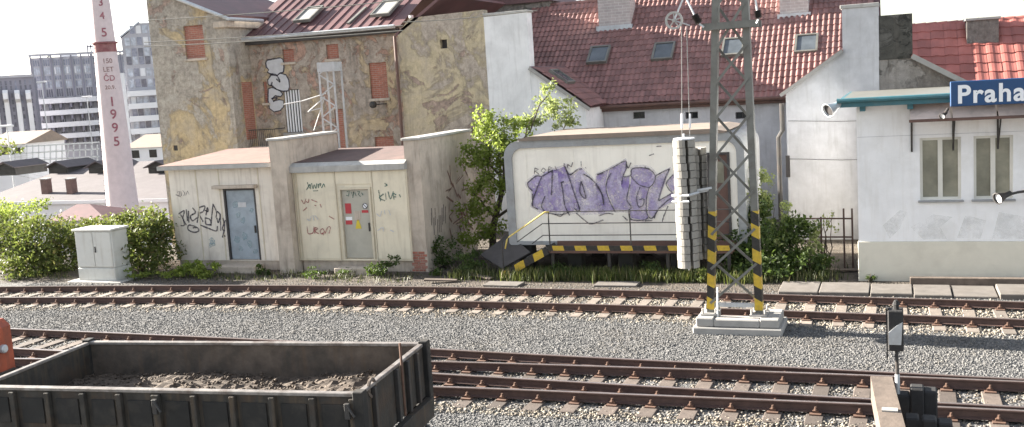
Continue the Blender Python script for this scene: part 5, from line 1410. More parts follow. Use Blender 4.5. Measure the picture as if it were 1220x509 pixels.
for px0, px1 in ((812.5, 812), (822, 818)):
    a = aty(px0, 165, cwy); m_ = aty(px0, 135, cwy); b = aty(px1, 30, cwy)
    tw.part('cable', MB().tube([tuple(a), tuple(b)], .009, 5), mt['concrete_pale'])
    tw.part('cable_clamp', MB().tube([tuple(aty(px0, 152, cwy)), tuple(m_)], .024, 6), mt['office_white'])
wc = aty(803, 24, cwy)
mb = MB()
for k in range(24):
    t0, t1 = 2 * math.pi * k / 24, 2 * math.pi * (k + 1) / 24
    ring = [(r, t, dy_) for t in (t0, t1) for r, dy_ in ((.135, -.025), (.175, -.03), (.175, .03), (.135, .025))]
    mb.add([(wc[0] + r * math.cos(t), wc[1] + dy_, wc[2] + r * math.sin(t)) for r, t, dy_ in ring], [(0, 1, 5, 4), (1, 2, 6, 5), (2, 3, 7, 6), (3, 0, 4, 7)])
for k in range(5):
    a = k * 2 * math.pi / 5 + .3
    mb.bar(tuple(wc), (wc[0] + .14 * math.cos(a), wc[1], wc[2] + .14 * math.sin(a)), .022, .03, (0, 1, 0))
mb.lathe([(.035, -.04), (.035, .04)], tuple(wc), 10, 'y')
tw.part('pulley_wheel', mb, mt['concrete'])
mast.part('pulley_arm', MB().bar(tuple(aty(818, -12, cwy)), (legx(-1, 7.0), my - .11, 7.0), .05, .05), mt['steel_light'])
tw.part('pulley_strap', MB().bar(tuple(wc), tuple(aty(818, -12, cwy)), .03, .03).tube([tuple(wc), tuple(aty(822, 30, cwy))], .012, 5), mt['steel_light'])

# ------------------------------------------------------------------ open wagon
WL, WW, WT, WF = 5.62, 2.36, 1.58, .86
wag = Thing('open_wagon', 'rusty dark open wagon with low sides and a load of rubble', 'wagon', (WC[0], WC[1], 0), rotz=R_(6.2))
wag.org = (0, 0, 0)
def WP(name, mb, m, **k): return wag.part(name, mb, mt[m], **k)
h2, w2_ = WL / 2, WW / 2
WP('floor', MB().box(-h2 + .05, h2 - .05, -w2_ + .05, w2_ - .05, WF - .1, WF), 'wagon_in')
for s_ in (-1, 1):
    m = MB().mat(0); y_o = s_ * w2_; y_i = s_ * (w2_ - .045)
    a, b = sorted((y_o, y_i))
    sidep = WP('side_wall', MB().box(-h2, h2, a, b, WF - .06, WT - .05), 'wagon_in' if s_ > 0 else 'wagon_out')
    WP('top_rim', MB().cbox(-h2 - .02, h2 + .02, a - .025, b + .025, WT - .048, WT, .008), 'wagon_rim', sub=sidep)
    yo = y_o + s_ * .03
    for k in range(11):
        xx = -h2 + .06 + k * (WL - .12) / 10
        wd = .075 if k % 5 else .11
        c_, d_ = sorted((y_o + s_ * .001, y_o + s_ * .07))
        WP('stake', MB().cbox(xx - wd / 2, xx + wd / 2, c_, d_, WF - .22, WT - .06, .008), 'wagon_out', sub=sidep)
        if k < 10:
            p0, p1 = xx + .1, xx + (WL - .12) / 10 - .1
            e_, f_ = sorted((y_o + s_ * .001, y_o + s_ * .018))
            WP('side_panel', MB().cbox(p0, p1, e_, f_, WF + .22, WT - .15, .006), 'wagon_panel', sub=sidep)
    c_, d_ = sorted((y_o + s_ * .0, y_o + s_ * .1))
    WP('side_sill', MB().box(-h2, h2, c_ + (.001 if s_ > 0 else 0), d_ - (0 if s_ > 0 else .001), WF - .4, WF - .23), 'wagon_out')
for s_ in (-1, 1):
    a, b = sorted((s_ * h2, s_ * (h2 - .045)))
    endp = WP('end_wall', MB().box(a, b, -w2_ + .046, w2_ - .046, WF - .06, WT - .05), 'wagon_out')
    WP('top_rim', MB().cbox(a - .02, b + .02, -w2_ + .075, w2_ - .075, WT - .048, WT - .004, .008), 'wagon_rim', sub=endp)
    for yy in (-.78, 0, .4, .78) if s_ > 0 else (-.7, 0, .7):
        c_, d_ = sorted((s_ * h2 + s_ * .001, s_ * h2 + s_ * .06))
        WP('end_rib', MB().cbox(c_, d_, yy - .035, yy + .035, WF - .05, WT - .05, .006), 'iron_dark', sub=endp)
    for yy in (-w2_ - .0, w2_ + .0):
        WP('corner_post', MB().cbox(*sorted((s_ * h2 - s_ * .06, s_ * h2 + s_ * .075)), yy - .075, yy + .075, WF - .3, WT + .03, .01), 'wagon_panel')
    c_, d_ = sorted((s_ * h2 + s_ * .002, s_ * h2 + s_ * .12))
    WP('headstock', MB().cbox(c_, d_, -w2_ + .08, w2_ - .08, WF - .36, WF - .07, .01), 'wagon_out')
    WP('coupling_hook', MB().tube([(s_ * (h2 + .1), 0, WF - .2), (s_ * (h2 + .35), 0, WF - .2), (s_ * (h2 + .42), 0, WF - .1)], .035, 6), 'iron_dark')
    for xx in (s_ * 1.7,):
        for yy in (-.75, .75):
            WP('wheel', MB().lathe([(.12, -.07), (.40, -.065), (.42, -.05), (.44, -.05), (.44, .05), (.40, .065), (.12, .07)], (xx, yy, .17 + .44), 24, 'y'), 'iron_dark')
        WP('axle', MB().tube([(xx, -.95, .61), (xx, .95, .61)], .07, 10), 'iron_dark')
        for yy in (-1.0, 1.0): WP('axle_box', MB().cbox(xx - .16, xx + .16, yy - .1, yy + .1, .45, .75, .02), 'iron_dark')
for k in range(4):
    xx = -h2 + .62 + k * 1.46
    m_ = MB().cbox(xx - .03, xx + .03, -w2_ - .1, -w2_ - .072, WF - .3, WF + .1, .006).tube([(xx - .07, -w2_ - .11, WF + .06), (xx + .07, -w2_ - .11, WF + .06)], .022, 6)
    WP('hinge', m_, 'rust_plate')
for xx in (-h2 + .12, .02, h2 - .12):
    WP('latch', MB().cbox(xx - .035, xx + .035, -w2_ - .13, -w2_ - .078, WT - .3, WT - .1, .008).tube([(xx, -w2_ - .12, WT - .12), (xx + .1, -w2_ - .14, WT - .26)], .016, 6), 'iron_dark')
WP('end_rod', MB().tube([(h2 + .07, .1, WF), (h2 + .07, .1, WT + .28)], .018, 6), 'rust_plate')
WP('grab_ring', MB().tube([(h2 + .0, -.78 + .11 * math.cos(t), WT - .06 + .11 * math.sin(t)) for t in np.linspace(0, 2 * math.pi, 13)], .025, 6), 'wood_pale')
WP('underframe', MB().box(-h2 + .2, h2 - .2, -.55, -.45, .62, WF - .11).box(-h2 + .2, h2 - .2, .45, .55, .62, WF - .11), 'iron_dark')
# rubble: dirt heap with stones, a load of its own
rb = Thing('rubble_load', 'heap of brown dirt and stones lying in the open wagon', 'rubble', (WC[0], WC[1], WF), rotz=R_(6.2)); rb.org = (0, 0, 0)
N1, N2 = 60, 26; vs = []; fs = []
hm = np.zeros((N2, N1))
for k in range(14):
    cx, cy_ = rng.uniform(0, N1), rng.uniform(0, N2); a = rng.uniform(.03, .13); r = rng.uniform(4, 9)
    yy, xx = np.mgrid[0:N2, 0:N1]; hm += a * np.exp(-((xx - cx) ** 2 + (yy - cy_) ** 2) / (r * r))
hm *= .6; hm += rng.normal(size=hm.shape) * .016
def heap(i, j): return .17 + hm[j, i]
for j in range(N2):
    for i in range(N1): vs.append((-h2 + .06 + i * (WL - .12) / (N1 - 1), -w2_ + .06 + j * (WW - .12) / (N2 - 1), heap(i, j)))
for j in range(N2 - 1):
    for i in range(N1 - 1): fs.append((j * N1 + i, j * N1 + i + 1, (j + 1) * N1 + i + 1, (j + 1) * N1 + i))
rb.part('dirt_heap', MB().add(vs, fs), mt['rubble'])
so = stones('loose_stone', 2200, (-h2 + .1, h2 - .1), (-w2_ + .1, w2_ - .1), (.02, .08), mt['rubble'], zf=lambda X, Y: .17 + hm[np.clip(((Y + w2_) / WW * (N2 - 1)).astype(int), 0, N2 - 1), np.clip(((X + h2) / WL * (N1 - 1)).astype(int), 0, N1 - 1)])
so.parent = rb.o; so['kind'] = 'stuff'
so2 = stones('loose_stone', 420, (-1.6, h2 - .3), (-w2_ + .1, -.45), (.03, .12), mt['stone_pale'], zf=lambda X, Y: .18 + hm[np.clip(((Y + w2_) / WW * (N2 - 1)).astype(int), 0, N2 - 1), np.clip(((X + h2) / WL * (N1 - 1)).astype(int), 0, N1 - 1)])
so2.parent = rb.o; so2['kind'] = 'stuff'

# orange works trolley standing left of the wagon, only its corner shows
om = Thing('works_trolley', 'orange track works trolley, only its rear corner showing at the left edge', 'rail vehicle', (-14.36, sidy(-14.36), 0), rotz=R_(6.2)); om.org = (0, 0, 0)
ox = 1.05
om.part('body', MB().cbox(-2.6, ox, -1.0, 1.3, .8, 1.95, .12), mt['orange'])
om.part('lamp', MB().lathe([(.07, 0), (.07, .05), (.05, .07)], (ox, .95, 1.5), 12, 'x'), mt['steel_light'])
om.part('rubbing_strip', MB().cbox(ox + .002, ox + .03, -.8, 1.15, 1.05, 1.14, .006), mt['iron_dark'])
om.part('frame', MB().cbox(-2.7, ox + .1, -.95, 1.25, .55, .79, .03), mt['iron_dark'])
for yy in (-.75, .75):
    for xx in (-1.8, .3):
        om.part('wheel', MB().lathe([(.1, -.06), (.34, -.055), (.36, -.04), (.36, .05), (.1, .06)], (xx, yy, .17 + .36), 20, 'y'), mt['iron_dark'])
om.part('handrail', MB().tube([(ox - .2, 1.1, 1.94), (ox - .18, 1.1, 2.28), (ox - .3, 1.1, 2.36), (ox - .6, 1.1, 2.36), (ox - .62, 1.1, 1.94)], .022, 8), mt['orange'])
om.part('buffer', MB().lathe([(.08, 0), (.08, .2), (.18, .21), (.18, .26)], (ox + .1, .85, .66), 14, 'x'), mt['iron_dark'])

# ------------------------------------------------------------------ buffer stop with its lantern
bs = Thing('buffer_stop', 'wooden buffer stop beam on tarred posts at the end of the siding', 'buffer stop', (-.15, 12.7, 0))
p0, p1 = np.array(aty(1051, 447, 13.85)), np.array(aty(1076, 540, 11.5))
zb = 1.05
A_ = atz(1050, 448, zb); B_ = atz(1064, 509, zb); dB = (B_ - A_) / np.linalg.norm(B_ - A_)
bm_ = MB().bar(tuple(A_ - np.array((0, 0, .16))), tuple(A_ + dB * 2.5 - np.array((0, 0, .16))), .27, .32)
bs.part('beam', bm_, mt['wood_pale'])
px_ = np.array((-dB[1], dB[0], 0)); px_ = px_ if px_[0] > 0 else -px_
for k, (o1, o2, hh_) in enumerate(((.25, .0, .9), (.42, .02, .98), (.58, .0, .94), (.3, .62, .78), (.5, .66, .8), (.68, .64, .74))):
    c = A_ + dB * (.18 + o2) + px_ * o1
    bs.part('post', MB().cbox(c[0] - .085, c[0] + .085, c[1] - .12, c[1] + .12, -.3, hh_ + random.uniform(-.02, .02), .02), mt['wood_black'])
for k, (o1, o2, hh_) in enumerate(((.3, 1.75, .78), (.5, 1.8, .8), (.68, 1.75, .74))):
    c = A_ + dB * o2 + px_ * o1
    bs.part('post', MB().cbox(c[0] - .085, c[0] + .085, c[1] - .12, c[1] + .12, -.3, hh_, .02), mt['wood_black'])
q0 = A_ + dB * .9 - px_ * .1
bs.part('brace', MB().bar((q0[0], q0[1], .62), (q0[0] - 1.0, q0[1] - .3, .02), .06, .09), mt['wood_pale'])
bs.part('plate', MB().box(*sorted((A_[0] + dB[0] * 1.35 - .08, A_[0] + dB[0] * 1.35 + .1)), A_[1] + dB[1] * 1.35 - .1, A_[1] + dB[1] * 1.35 + .02, zb + .002, zb + .02), mt['concrete_pale'])
lc = A_ + dB * .22 + px_ * .22
lz0, lz1 = float(aty(1068, 416, lc[1])[2]), float(aty(1068, 368, lc[1])[2])
ln = Thing('stop_lantern', 'dark lantern box with white band on a thin post at the buffer stop', 'lantern', (lc[0], lc[1], 0))
lxx = float(aty(1068, 390, lc[1])[0])
ln.part('post', MB().tube([(lxx + .01, lc[1], .3), (lxx, lc[1], lz0 + .02)], .022, 8), mt['iron_dark'])
ln.part('post_sleeve', MB().tube([(lxx + .005, lc[1], .75), (lxx + .003, lc[1], 1.15)], .03, 8), mt['steel_light'])
bd = ln.part('box', MB().cbox(lxx - .105, lxx + .085, lc[1] - .1, lc[1] + .13, lz0, lz1, .015), mt['wood_black'])
a = lz0 + .09; b = lz0 + .34
ln.part('white_band', MB().prism_y([(lxx - .095, a), (lxx + .055, a), (lxx + .075, b + .05), (lxx - .0, b), (lxx - .095, b - .09)], lc[1] - .112, lc[1] - .102), mt['mast_white'], sub=bd)
ln.part('chimney', MB().tube([(lxx, lc[1], lz1), (lxx, lc[1], lz1 + .1)], .035, 8).lathe([(.05, .06), (.02, .12)], (lxx, lc[1], lz1), 8), mt['wood_black'], sub=bd)
ln.part('side_fin', MB().box(lxx - .125, lxx - .108, lc[1] - .06, lc[1] + .1, lz0 - .12, lz1 + .02), mt['wood_black'], sub=bd)

# ------------------------------------------------------------------ cabinet
cbt = Thing('equipment_cabinet', 'pale grey trackside equipment cabinet in front of the hedge', 'cabinet', (-22.8, 23.9, 0))
c0, c1, cz = -23.55, -22.12, 1.55
cbt.part('body', MB().cbox(c0, c1, 23.72, 24.4, .42, cz, .02), mt['cabinet'])
cbt.part('base', MB().cbox(c0 + .0, c1 - .0, 23.7, 24.42, -.05, .415, .02), mt['cabinet'])
cbt.part('roof', MB().cbox(c0 - .05, c1 + .05, 23.66, 24.46, cz + .002, cz + .07, .02), mt['cabinet'])
for a, b in ((c0 + .04, -22.85), (-22.83, c1 - .04)):
    dr = cbt.part('door', MB().cbox(a, b, 23.7, 23.717, .46, cz - .03, .006), mt['cabinet'])
cbt.part('door_handle', MB().box(-22.79, -22.75, 23.68, 23.698, .9, 1.08), mt['iron_dark'], sub=dr)
cbt.part('footing', MB().cbox(c0 - .3, c1 + .35, 23.5, 24.5, -.2, .03, .02), mt['concrete'])

# ------------------------------------------------------------------ slabs, planks, rubbish along the far track
slabs = Thing('slab_path', '', '', (-.5, 23.8, 0), kind='structure')
def slab(px0, px1, py, w_=.9, z=.06, m='concrete', dep=None):
    a = atz(px0, py, z); b = atz(px1, py, z)
    return slabs.part('slab', MB().cbox(float(a[0]) + .01, float(b[0]) - .01, float(a[1]), float(a[1]) + w_, z - .12, z + random.uniform(-.01, .01), .015), mt[m])
ys0 = atz(1000, 349, .06)[1]
xx = -2.6
for k, L in enumerate((.9, 1.1, .9, .8, .9, 1.6, 1.9, 1.9, 1.9)):
    y0 = 23.33 - .03 * k
    slabs.part('slab', MB().cbox(xx + .012, xx + L - .012, y0 + random.uniform(-.03, .03), y0 + 1.1 + random.uniform(-.05, .05), -.1, .07 + random.uniform(-.015, .02) + (.05 if k > 4 else 0), .015), mt['slab']); xx += L
slabs.part('slab_edge', MB().cbox(.25, 6.5, 24.45, 24.62, -.1, .2, .01), mt['wood_pale'])
for k, (px, L, an) in enumerate(((600, 1.0, -.05), (735, 1.1, .02))):
    p = atz(px, 337.5, .04)
    o = MB().cbox(-L / 2, L / 2, -.25, .25, -.1, .03, .012).build('slab', mt['slab'], slabs.o)
    o.location = (p[0] + .5, p[1] - 23.8, .02); o.rotation_euler = (0, 0, an)
for k, (px, py, L, an, lb) in enumerate(((525, 334, .9, .25, 'broken board lying on the ground left of the walkway steps'), (575, 330, .7, -.4, 'short broken board by the dark leaning sheet'), (995, 322, 1.3, .3, 'weathered board on the ground left of the station corner'))):
    p = atz(px, py, .05)
    o = MB().cbox(-L / 2, L / 2, -.09, .09, 0, .04, .006).build('board', mt['wood_pale'])
    o.location = (p[0], p[1], .05); o.rotation_euler = (0.05, .06, an); tag(o, lb, 'board', 'loose boards beside the far track')
# low fence left of the station
fn = Thing('rail_fence', 'rusty two-rail fence with dark posts left of the station corner', 'fence', (-2, 26.6, 0))
for py in (260, 282):
    a = aty(938, py, 26.6); b = aty(1015, py, 26.6)
    fn.part('rail', MB().tube([tuple(a), tuple(b)], .022, 6), mt['rail_rust'])
for px, dark in ((940, 0), (978, 0), (1005, 1), (1015, 1)):
    a = aty(px, 258 if not dark else 248, 26.6)
    fn.part('post', MB().box(a[0] - .022, a[0] + .022, 26.578, 26.622, -.2, float(a[2])), mt['rail_rust'])
# planter-like bin behind the mast
p = aty(882, 270, 26.6)
tag(MB().lathe([(.16, -.2), (.22, .2), (.24, .22), (.2, .22), (.18, .1)], (0, 0, .2), 14).build('waste_bin', mt['iron_dark'], loc=(p[0], 26.6, float(p[2]) - .2)), 'small dark bin hanging behind the lattice mast', 'bin')

# ------------------------------------------------------------------ white lattice mast behind the shed
wm = Thing('white_lattice_mast', 'slim white lattice mast with bracket rising behind the shed roof', 'mast', (-15, 30, 0))
wy_ = 30.0
def wmx(px, py): return tuple(map(float, aty(px, py, wy_)))
for (a, b, yy) in (((383, 74), (391, 190), -.2), ((400, 73), (409, 190), -.2), ((385, 74), (393, 190), .2), ((402, 73), (411, 190), .2)):
    pa, pb_ = wmx(*a), wmx(*b)
    dxx = (pb_[0] - pa[0])
    wm.part('leg', MB().bar((pb_[0], wy_ + yy, pb_[2] - 2.5), (pa[0], wy_ + yy, pa[2]), .05, .05, (0, 1, 0)), mt['mast_white'])
zt0, zt1 = wmx(390, 75)[2], wmx(395, 190)[2]
for k in range(9):
    t0, t1 = k / 9, (k + 1) / 9
    xl = lambda t: wmx(383, 74)[0] + (wmx(391, 190)[0] - wmx(383, 74)[0]) * t
    xr_ = lambda t: wmx(400, 73)[0] + (wmx(409, 190)[0] - wmx(400, 73)[0]) * t
    za, zb2 = zt0 + (zt1 - zt0) * t0, zt0 + (zt1 - zt0) * t1
    if k % 2: wm.part('lacing_bar', MB().bar((xl(t0), wy_ - .22, za), (xr_(t1), wy_ - .22, zb2), .04, .02, (0, 1, 0)), mt['mast_white'])
    else: wm.part('lacing_bar', MB().bar((xr_(t0), wy_ - .22, za), (xl(t1), wy_ - .22, zb2), .04, .02, (0, 1, 0)), mt['mast_white'])
wm.part('head_plate', MB().box(wmx(383, 74)[0] - .04, wmx(401, 74)[0] + .04, wy_ - .25, wy_ + .25, zt0 - .28, zt0 + .03), mt['mast_white'])
wm.part('bracket_arm', MB().tube([wmx(338, 124), wmx(360, 120), wmx(388, 111)], .022, 6), mt['mast_white'])
wm.part('bracket_arm', MB().tube([wmx(367, 133), wmx(387, 115)], .02, 6).tube([wmx(374, 155), wmx(386, 118)], .016, 6).tube([wmx(368, 132), wmx(384, 128)], .02, 6), mt['mast_white'])

# ------------------------------------------------------------------ overhead wires
def wire(name, label, pts, r=.008, sag=0.0):
    P = [np.array(p, float) for p in pts]; out = []
    n = 14
    for t in np.linspace(0, 1, n):
        p = P[0] + (P[-1] - P[0]) * t; p[2] -= sag * 4 * t * (1 - t); out.append(tuple(p))
    o = MB().tube(out, r, 5).build(name, mt['steel_grey'], org=out[0], loc=out[0]); tag(o, label, 'wire', 'overhead wires'); return o
def span(pa, pb2, Y):
    """wire hung along the line: through two sighted points, carried on well past both sides of the picture"""
    a, b = aty(*pa, Y), aty(*pb2, Y); d = b - a
    return a - d * .6, b + d * .6
for k, (pa, pb2, Y, lb) in enumerate((((172, 24), (480, 0), 31.0, 'highest thin overhead wire crossing the ochre house near its eaves'), ((172, 55), (480, 36), 31.0, 'thin overhead wire crossing below the top bricked window of the ochre house'), ((172, 50), (480, 30), 31.2, 'upper of two close overhead wires crossing the ochre house'), ((480, 26), (640, 12), 31.2, 'thin overhead wire in front of the white fire wall top'))):
    a, b = aty(*pa, Y), aty(*pb2, Y); d = b - a
    wire('overhead_wire', lb, [a - d * .0, b], .016, .05)

# ------------------------------------------------------------------ tall chimney with its jubilee lettering
ch = Thing('tall_chimney', 'tall slender pinkish-white chimney with painted lettering and a maroon band', 'chimney', (0, 0, 0))
chY = 75.0
cb_, ct = aty(144, 250, chY), aty(123, 10, chY)
chx = float((cb_[0] + ct[0]) / 2); bz_, tz_ = float(cb_[2]), float(ct[2])
ch.o.location = (chx, chY, -9); ch.org = (chx, chY, -9)
dist = np.linalg.norm(cb_ - CAM)
def crad(z): 
    t = (z - bz_) / (tz_ - bz_)
    return (36.0 + (22.0 - 36.0) * t) / 2 * (cb_ - CAM) @ VF / FPX
prof = [(crad(z), z) for z in np.linspace(-9, tz_ + 6, 12)]
ch.part('shaft', MB().lathe(prof, (chx, chY, 0), 40), mt['chimney'], smooth=True)
zr0, zr1 = float(aty(125, 62, chY)[2]), float(aty(125, 52, chY)[2])
ch.part('band', MB().lathe([(crad(zr0) + .02, zr0), (crad(zr0) + .02, zr1), (crad(zr0) + .17, zr1 + .02), (crad(zr0) + .17, zr1 + .16), (crad(zr1), zr1 + .17)], (chx, chY, 0), 40), mt['band_brown'], smooth=False)
def on_chimney(body, py, size, m, px=None):
    z = float(aty(132, py, chY)[2]); r = crad(z) + .03
    cu = bpy.data.curves.new('lettering', 'FONT'); cu.body = body; cu.size = size; cu.align_x = 'CENTER'; cu.offset = .012 * size
    ob = bpy.data.objects.new('lettering', cu); col.objects.link(ob)
    me = bpy.data.meshes.new_from_object(ob); bpy.data.objects.remove(ob)
    bm = bmesh.new(); bm.from_mesh(me); bmesh.ops.subdivide_edges(bm, edges=[e for e in bm.edges if e.calc_length() > .25], cuts=2); bm.to_mesh(me); bm.free()
    th0 = math.atan2(-chY, -chx) + R_(px or 0)
    for v in me.vertices:
        a = th0 + v.co.x / r; zz = z + v.co.y
        rr = crad(zz) + .025
        v.co = (rr * math.cos(a), rr * math.sin(a), zz + 9)
    me.materials.clear(); me.materials.append(m); me.update()
    o = bpy.data.objects.new('lettering', me); col.objects.link(o); o.parent = ch.o
u = 75.0 / FPX * 1.13
for body, py, h in (('4', 22, 9), ('5', 43, 11), ('3', 6, 9), ('150', 75, 6), ('LET', 85, 6), ('ČD', 96, 7), ('20.9.', 106, 5), ('1', 126, 12), ('9', 141, 12), ('9', 157, 12), ('5', 173, 12)):
    on_chimney(body, py, h * u / .7, mt['maroon'] if body in ('ČD', '1', '9', '5', '4', '3') else mt['paint_brownred'], 4)
mb = MB(); a0 = math.atan2(-chY, -chx) - R_(62)
z = -5.0
while z < tz_ + 5:
    r = crad(z) + .12
    c = (chx + r * math.cos(a0), chY + r * math.sin(a0), z)
    mb.box(c[0] - .2, c[0] + .2, c[1] - .02, c[1] + .02, z, z + .035); z += .45
ch.part('rung', mb, mt['iron_dark'], stuff=True)

# ------------------------------------------------------------------ depot roofs in the yard below
dpY = 82.0
dp = Thing('depot_shed', 'long grey-roofed railway depot with dormer lights, in the yard below the hedge', 'depot', (-60, dpY, -9))
e0, e1 = aty(-60, 236, dpY), aty(240, 243, dpY)
ze = float(aty(90, 239, dpY)[2]); rY = dpY + 16; zrr = float(aty(60, 196, rY)[2])
xl_, xr2 = -95.0, -20.0
dp.part('wall', MB().box(xl_, xr2, dpY + .3, rY + 15, -9.2, ze - .1), mt['office_white'])
dr_ = dp.part('roof', MB().add([(xl_ - .5, dpY, ze), (xr2 + .5, dpY, ze), (xr2 + .5, rY, zrr), (xl_ - .5, rY, zrr), (xr2 + .5, rY + 16, ze), (xl_ - .5, rY + 16, ze)], [(0, 1, 2, 3), (3, 2, 4, 5), (0, 3, 5), (1, 4, 2)]), mt['depot_roof'])
dp.part('eaves_board', MB().box(xl_ - .5, xr2 + .5, dpY - .1, dpY - .003, ze - .3, ze + .05), mt['office_white'], sub=dr_)
def on_depot(px, py):
    d = ray(px, py); nn = np.cross((1, 0, 0), (0, 16, zrr - ze)); p0 = np.array((0, dpY, ze))
    return CAM + d * (np.dot(p0 - CAM, nn) / np.dot(d, nn))
for px in (8, 70, 118, 190):
    c = on_depot(px, 206); W_ = 1.5; D_ = 5.0; H_ = 1.1
    x0_, y0_, z0_ = c[0] - W_, c[1], c[2]
    dm = dp.part('dormer', MB().prism_y([(x0_, z0_ - .3), (x0_ + 2 * W_, z0_ - .3), (x0_ + 2 * W_, z0_ + H_ * .7), (x0_ + W_, z0_ + H_ * 1.25), (x0_, z0_ + H_ * .7)], y0_, y0_ + D_), mt['depot_dark'], sub=dr_)
    for s_ in (-1, 1):
        dp.part('dormer_roof', MB().bar((x0_ + W_ + s_ * (W_ + .35), y0_ + D_ / 2 - .2, z0_ + H_ * .62), (x0_ + W_, y0_ + D_ / 2 - .2, z0_ + H_ * 1.3), D_ + .5, .1), mt['depot_roof'], sub=dr_)
    dp.part('dormer_window', MB().box(x0_ + .2, x0_ + 2 * W_ - .2, y0_ - .04, y0_ - .01, z0_ - .1, z0_ + H_ * .55), mt['glass_dark'], sub=dr_)
for px in (53, 83):
    c = on_depot(px, 231)
    dp.part('chimney', MB().box(c[0] - .4, c[0] + .4, c[1], c[1] + .8, c[2] - .3, c[2] + 1.6), mt['brick_dull'], sub=dr_)
    dp.part('chimney_cap', MB().box(c[0] - .45, c[0] + .45, c[1] - .05, c[1] + .85, c[2] + 1.603, c[2] + 1.72), mt['concrete'], sub=dr_)
lh = Thing('low_red_roof_hut', 'small hut with dull red hipped roof in front of the white depot wall', 'hut', (-50, 64, -9))
a, b, tp_ = aty(55, 263, 64), aty(128, 263, 64), aty(97, 243, 66.5)
lh.part('wall', MB().box(a[0] + .3, b[0] - .3, 64.3, 69, -9.2, float(a[2]) - .05), mt['plaster_shade'])
lh.part('roof', MB().add([(a[0], 64, a[2]), (b[0], 64, a[2]), (b[0], 69.3, a[2]), (a[0], 69.3, a[2]), (tp_[0] - .6, 66.6, tp_[2]), (tp_[0] + .8, 66.6, tp_[2])], [(0, 1, 5, 4), (1, 2, 5), (2, 3, 4, 5), (3, 0, 4)]), mt['sheet_red'])
# yard buildings between depot and offices
for k, (px0, px1, pt_, pb2, Y, lb) in enumerate(((-20, 32, 167, 190, 120, 'pale low yard building with sloping roof at the left edge, behind the depot'), (150, 215, 170, 190, 125, 'pale low yard building behind the chimney, near the ochre house'))):
    a, b = aty(px0, pt_, Y), aty(px1, pb2, Y)
    t = Thing('yard_building', lb, 'building', ((a[0] + b[0]) / 2, Y, -9), 'yard buildings behind the depot')
    t.part('wall', MB().box(a[0], b[0], Y, Y + 8, -9.2, a[2] - .8), mt['office_white'])
    t.part('roof', MB().prism_x([(Y - .5, a[2] - .8), (Y + 8.5, a[2] - .8), (Y + 5, a[2] + 1.0)], a[0] - .4, b[0] + .6), mt['cabin_roof'])
    for q in range(3):
        xx = a[0] + (b[0] - a[0]) * (q + .5) / 3
        t.part('window', MB().box(xx - .7, xx + .7, Y - .05, Y - .01, a[2] - 2.4, a[2] - 1.2), mt['glass_dark'])
# pale gantry railing over the yard
gt = Thing('yard_gantry', 'pale steel gantry railing crossing the yard in front of the offices', 'gantry', (-70, 112, -9))
gY = 112.0
for py in (172, 180, 189):
    gt.part('rail', MB().bar(tuple(aty(15, py + 3, gY)), tuple(aty(118, py - 3, gY)), .12, .18), mt['steel_light'])
for k in range(15):
    px = 18 + k * 7
    gt.part('post', MB().bar(tuple(aty(px, 196, gY)), tuple(aty(px, 172, gY)), .12, .12), mt['steel_light'])
# yard lamp posts and poles
for k, (px, p0_, p1_, Y, lb) in enumerate(((17, 222, 150, 108, 'thin pale lamp post at the left, left of the fins'), (60, 185, 97, 150, 'thin pale lamp post in front of the office ledges'), (112, 190, 115, 150, 'thin pale lamp post just left of the tall chimney'))):
    a, b = aty(px, p0_, Y), aty(px, p1_, Y)
    t = Thing('lamp_post', lb, 'lamp post', (a[0], Y, -9), 'lamp posts in the yard')
    t.part('pole', MB().tube([(a[0], Y, -9), (a[0], Y, b[2])], .13, 8, .08), mt['steel_light'])
    t.part('lamp_head', MB().cbox(a[0] - 1.1, a[0] + 1.1, Y - .25, Y + .25, b[2] - .05, b[2] + .25, .05), mt['office_white'])

# ------------------------------------------------------------------ office blocks (their fronts are turned towards the station)
class Front:
    """a vertical front plane: origin O, turned by rz; local x along it, y away, z up"""
    def __init__(s, px, dist, rz):
        d = ray(px, 120); d = d / np.linalg.norm(d[:2]); s.O = CAM + d * dist; s.O[2] = 0; s.rz = R_(rz)
        s.u = np.array((math.cos(s.rz), math.sin(s.rz), 0)); s.n = np.array((-math.sin(s.rz), math.cos(s.rz), 0))
    def p(s, px, py):
        d = ray(px, py); q = CAM + d * (np.dot(s.O - CAM, s.n) / np.dot(d, s.n)); return float(np.dot(q - s.O, s.u)), float(q[2])
    def x(s, px, py=110): return s.p(px, py)[0]
    def z(s, py, px=80): return s.p(px, py)[1]
    def thing(s, name, label, cat):
        t = Thing(name, label, cat, tuple(s.O), rotz=s.rz); t.org = (0, 0, 0); return t
mt['pane_pale'] = glassmat('office_pane_pale', (.46, .49, .56), .2)  # office pane tones: sky reflections and distance haze put into the colour
mt['pane_mid'] = glassmat('office_pane_mid', (.24, .25, .32), .2)
mt['pane_dark'] = glassmat('office_pane_dark', (.13, .13, .17), .2)
mt['office_grey'] = M('office_cladding', (.40, .395, .43), .6, .1, .3, bump=0)  # both claddings lightened, distance haze painted into their base colour
mt['office_dark'] = M('office_dark_cladding', (.22, .215, .26), .6, .12, .3, bump=0)
F1 = Front(80, 240, 42)
of = F1.thing('office_block', 'grey glazed office block with white ledges, behind the tall chimney', 'office building')
ox0, ox1 = F1.x(41), F1.x(205)
ztp = F1.z(67)
of.part('wall', MB().box(ox0, ox1, 0, 25, -12, ztp), mt['office_grey'])
bays = 14; bw_ = (ox1 - ox0) / bays
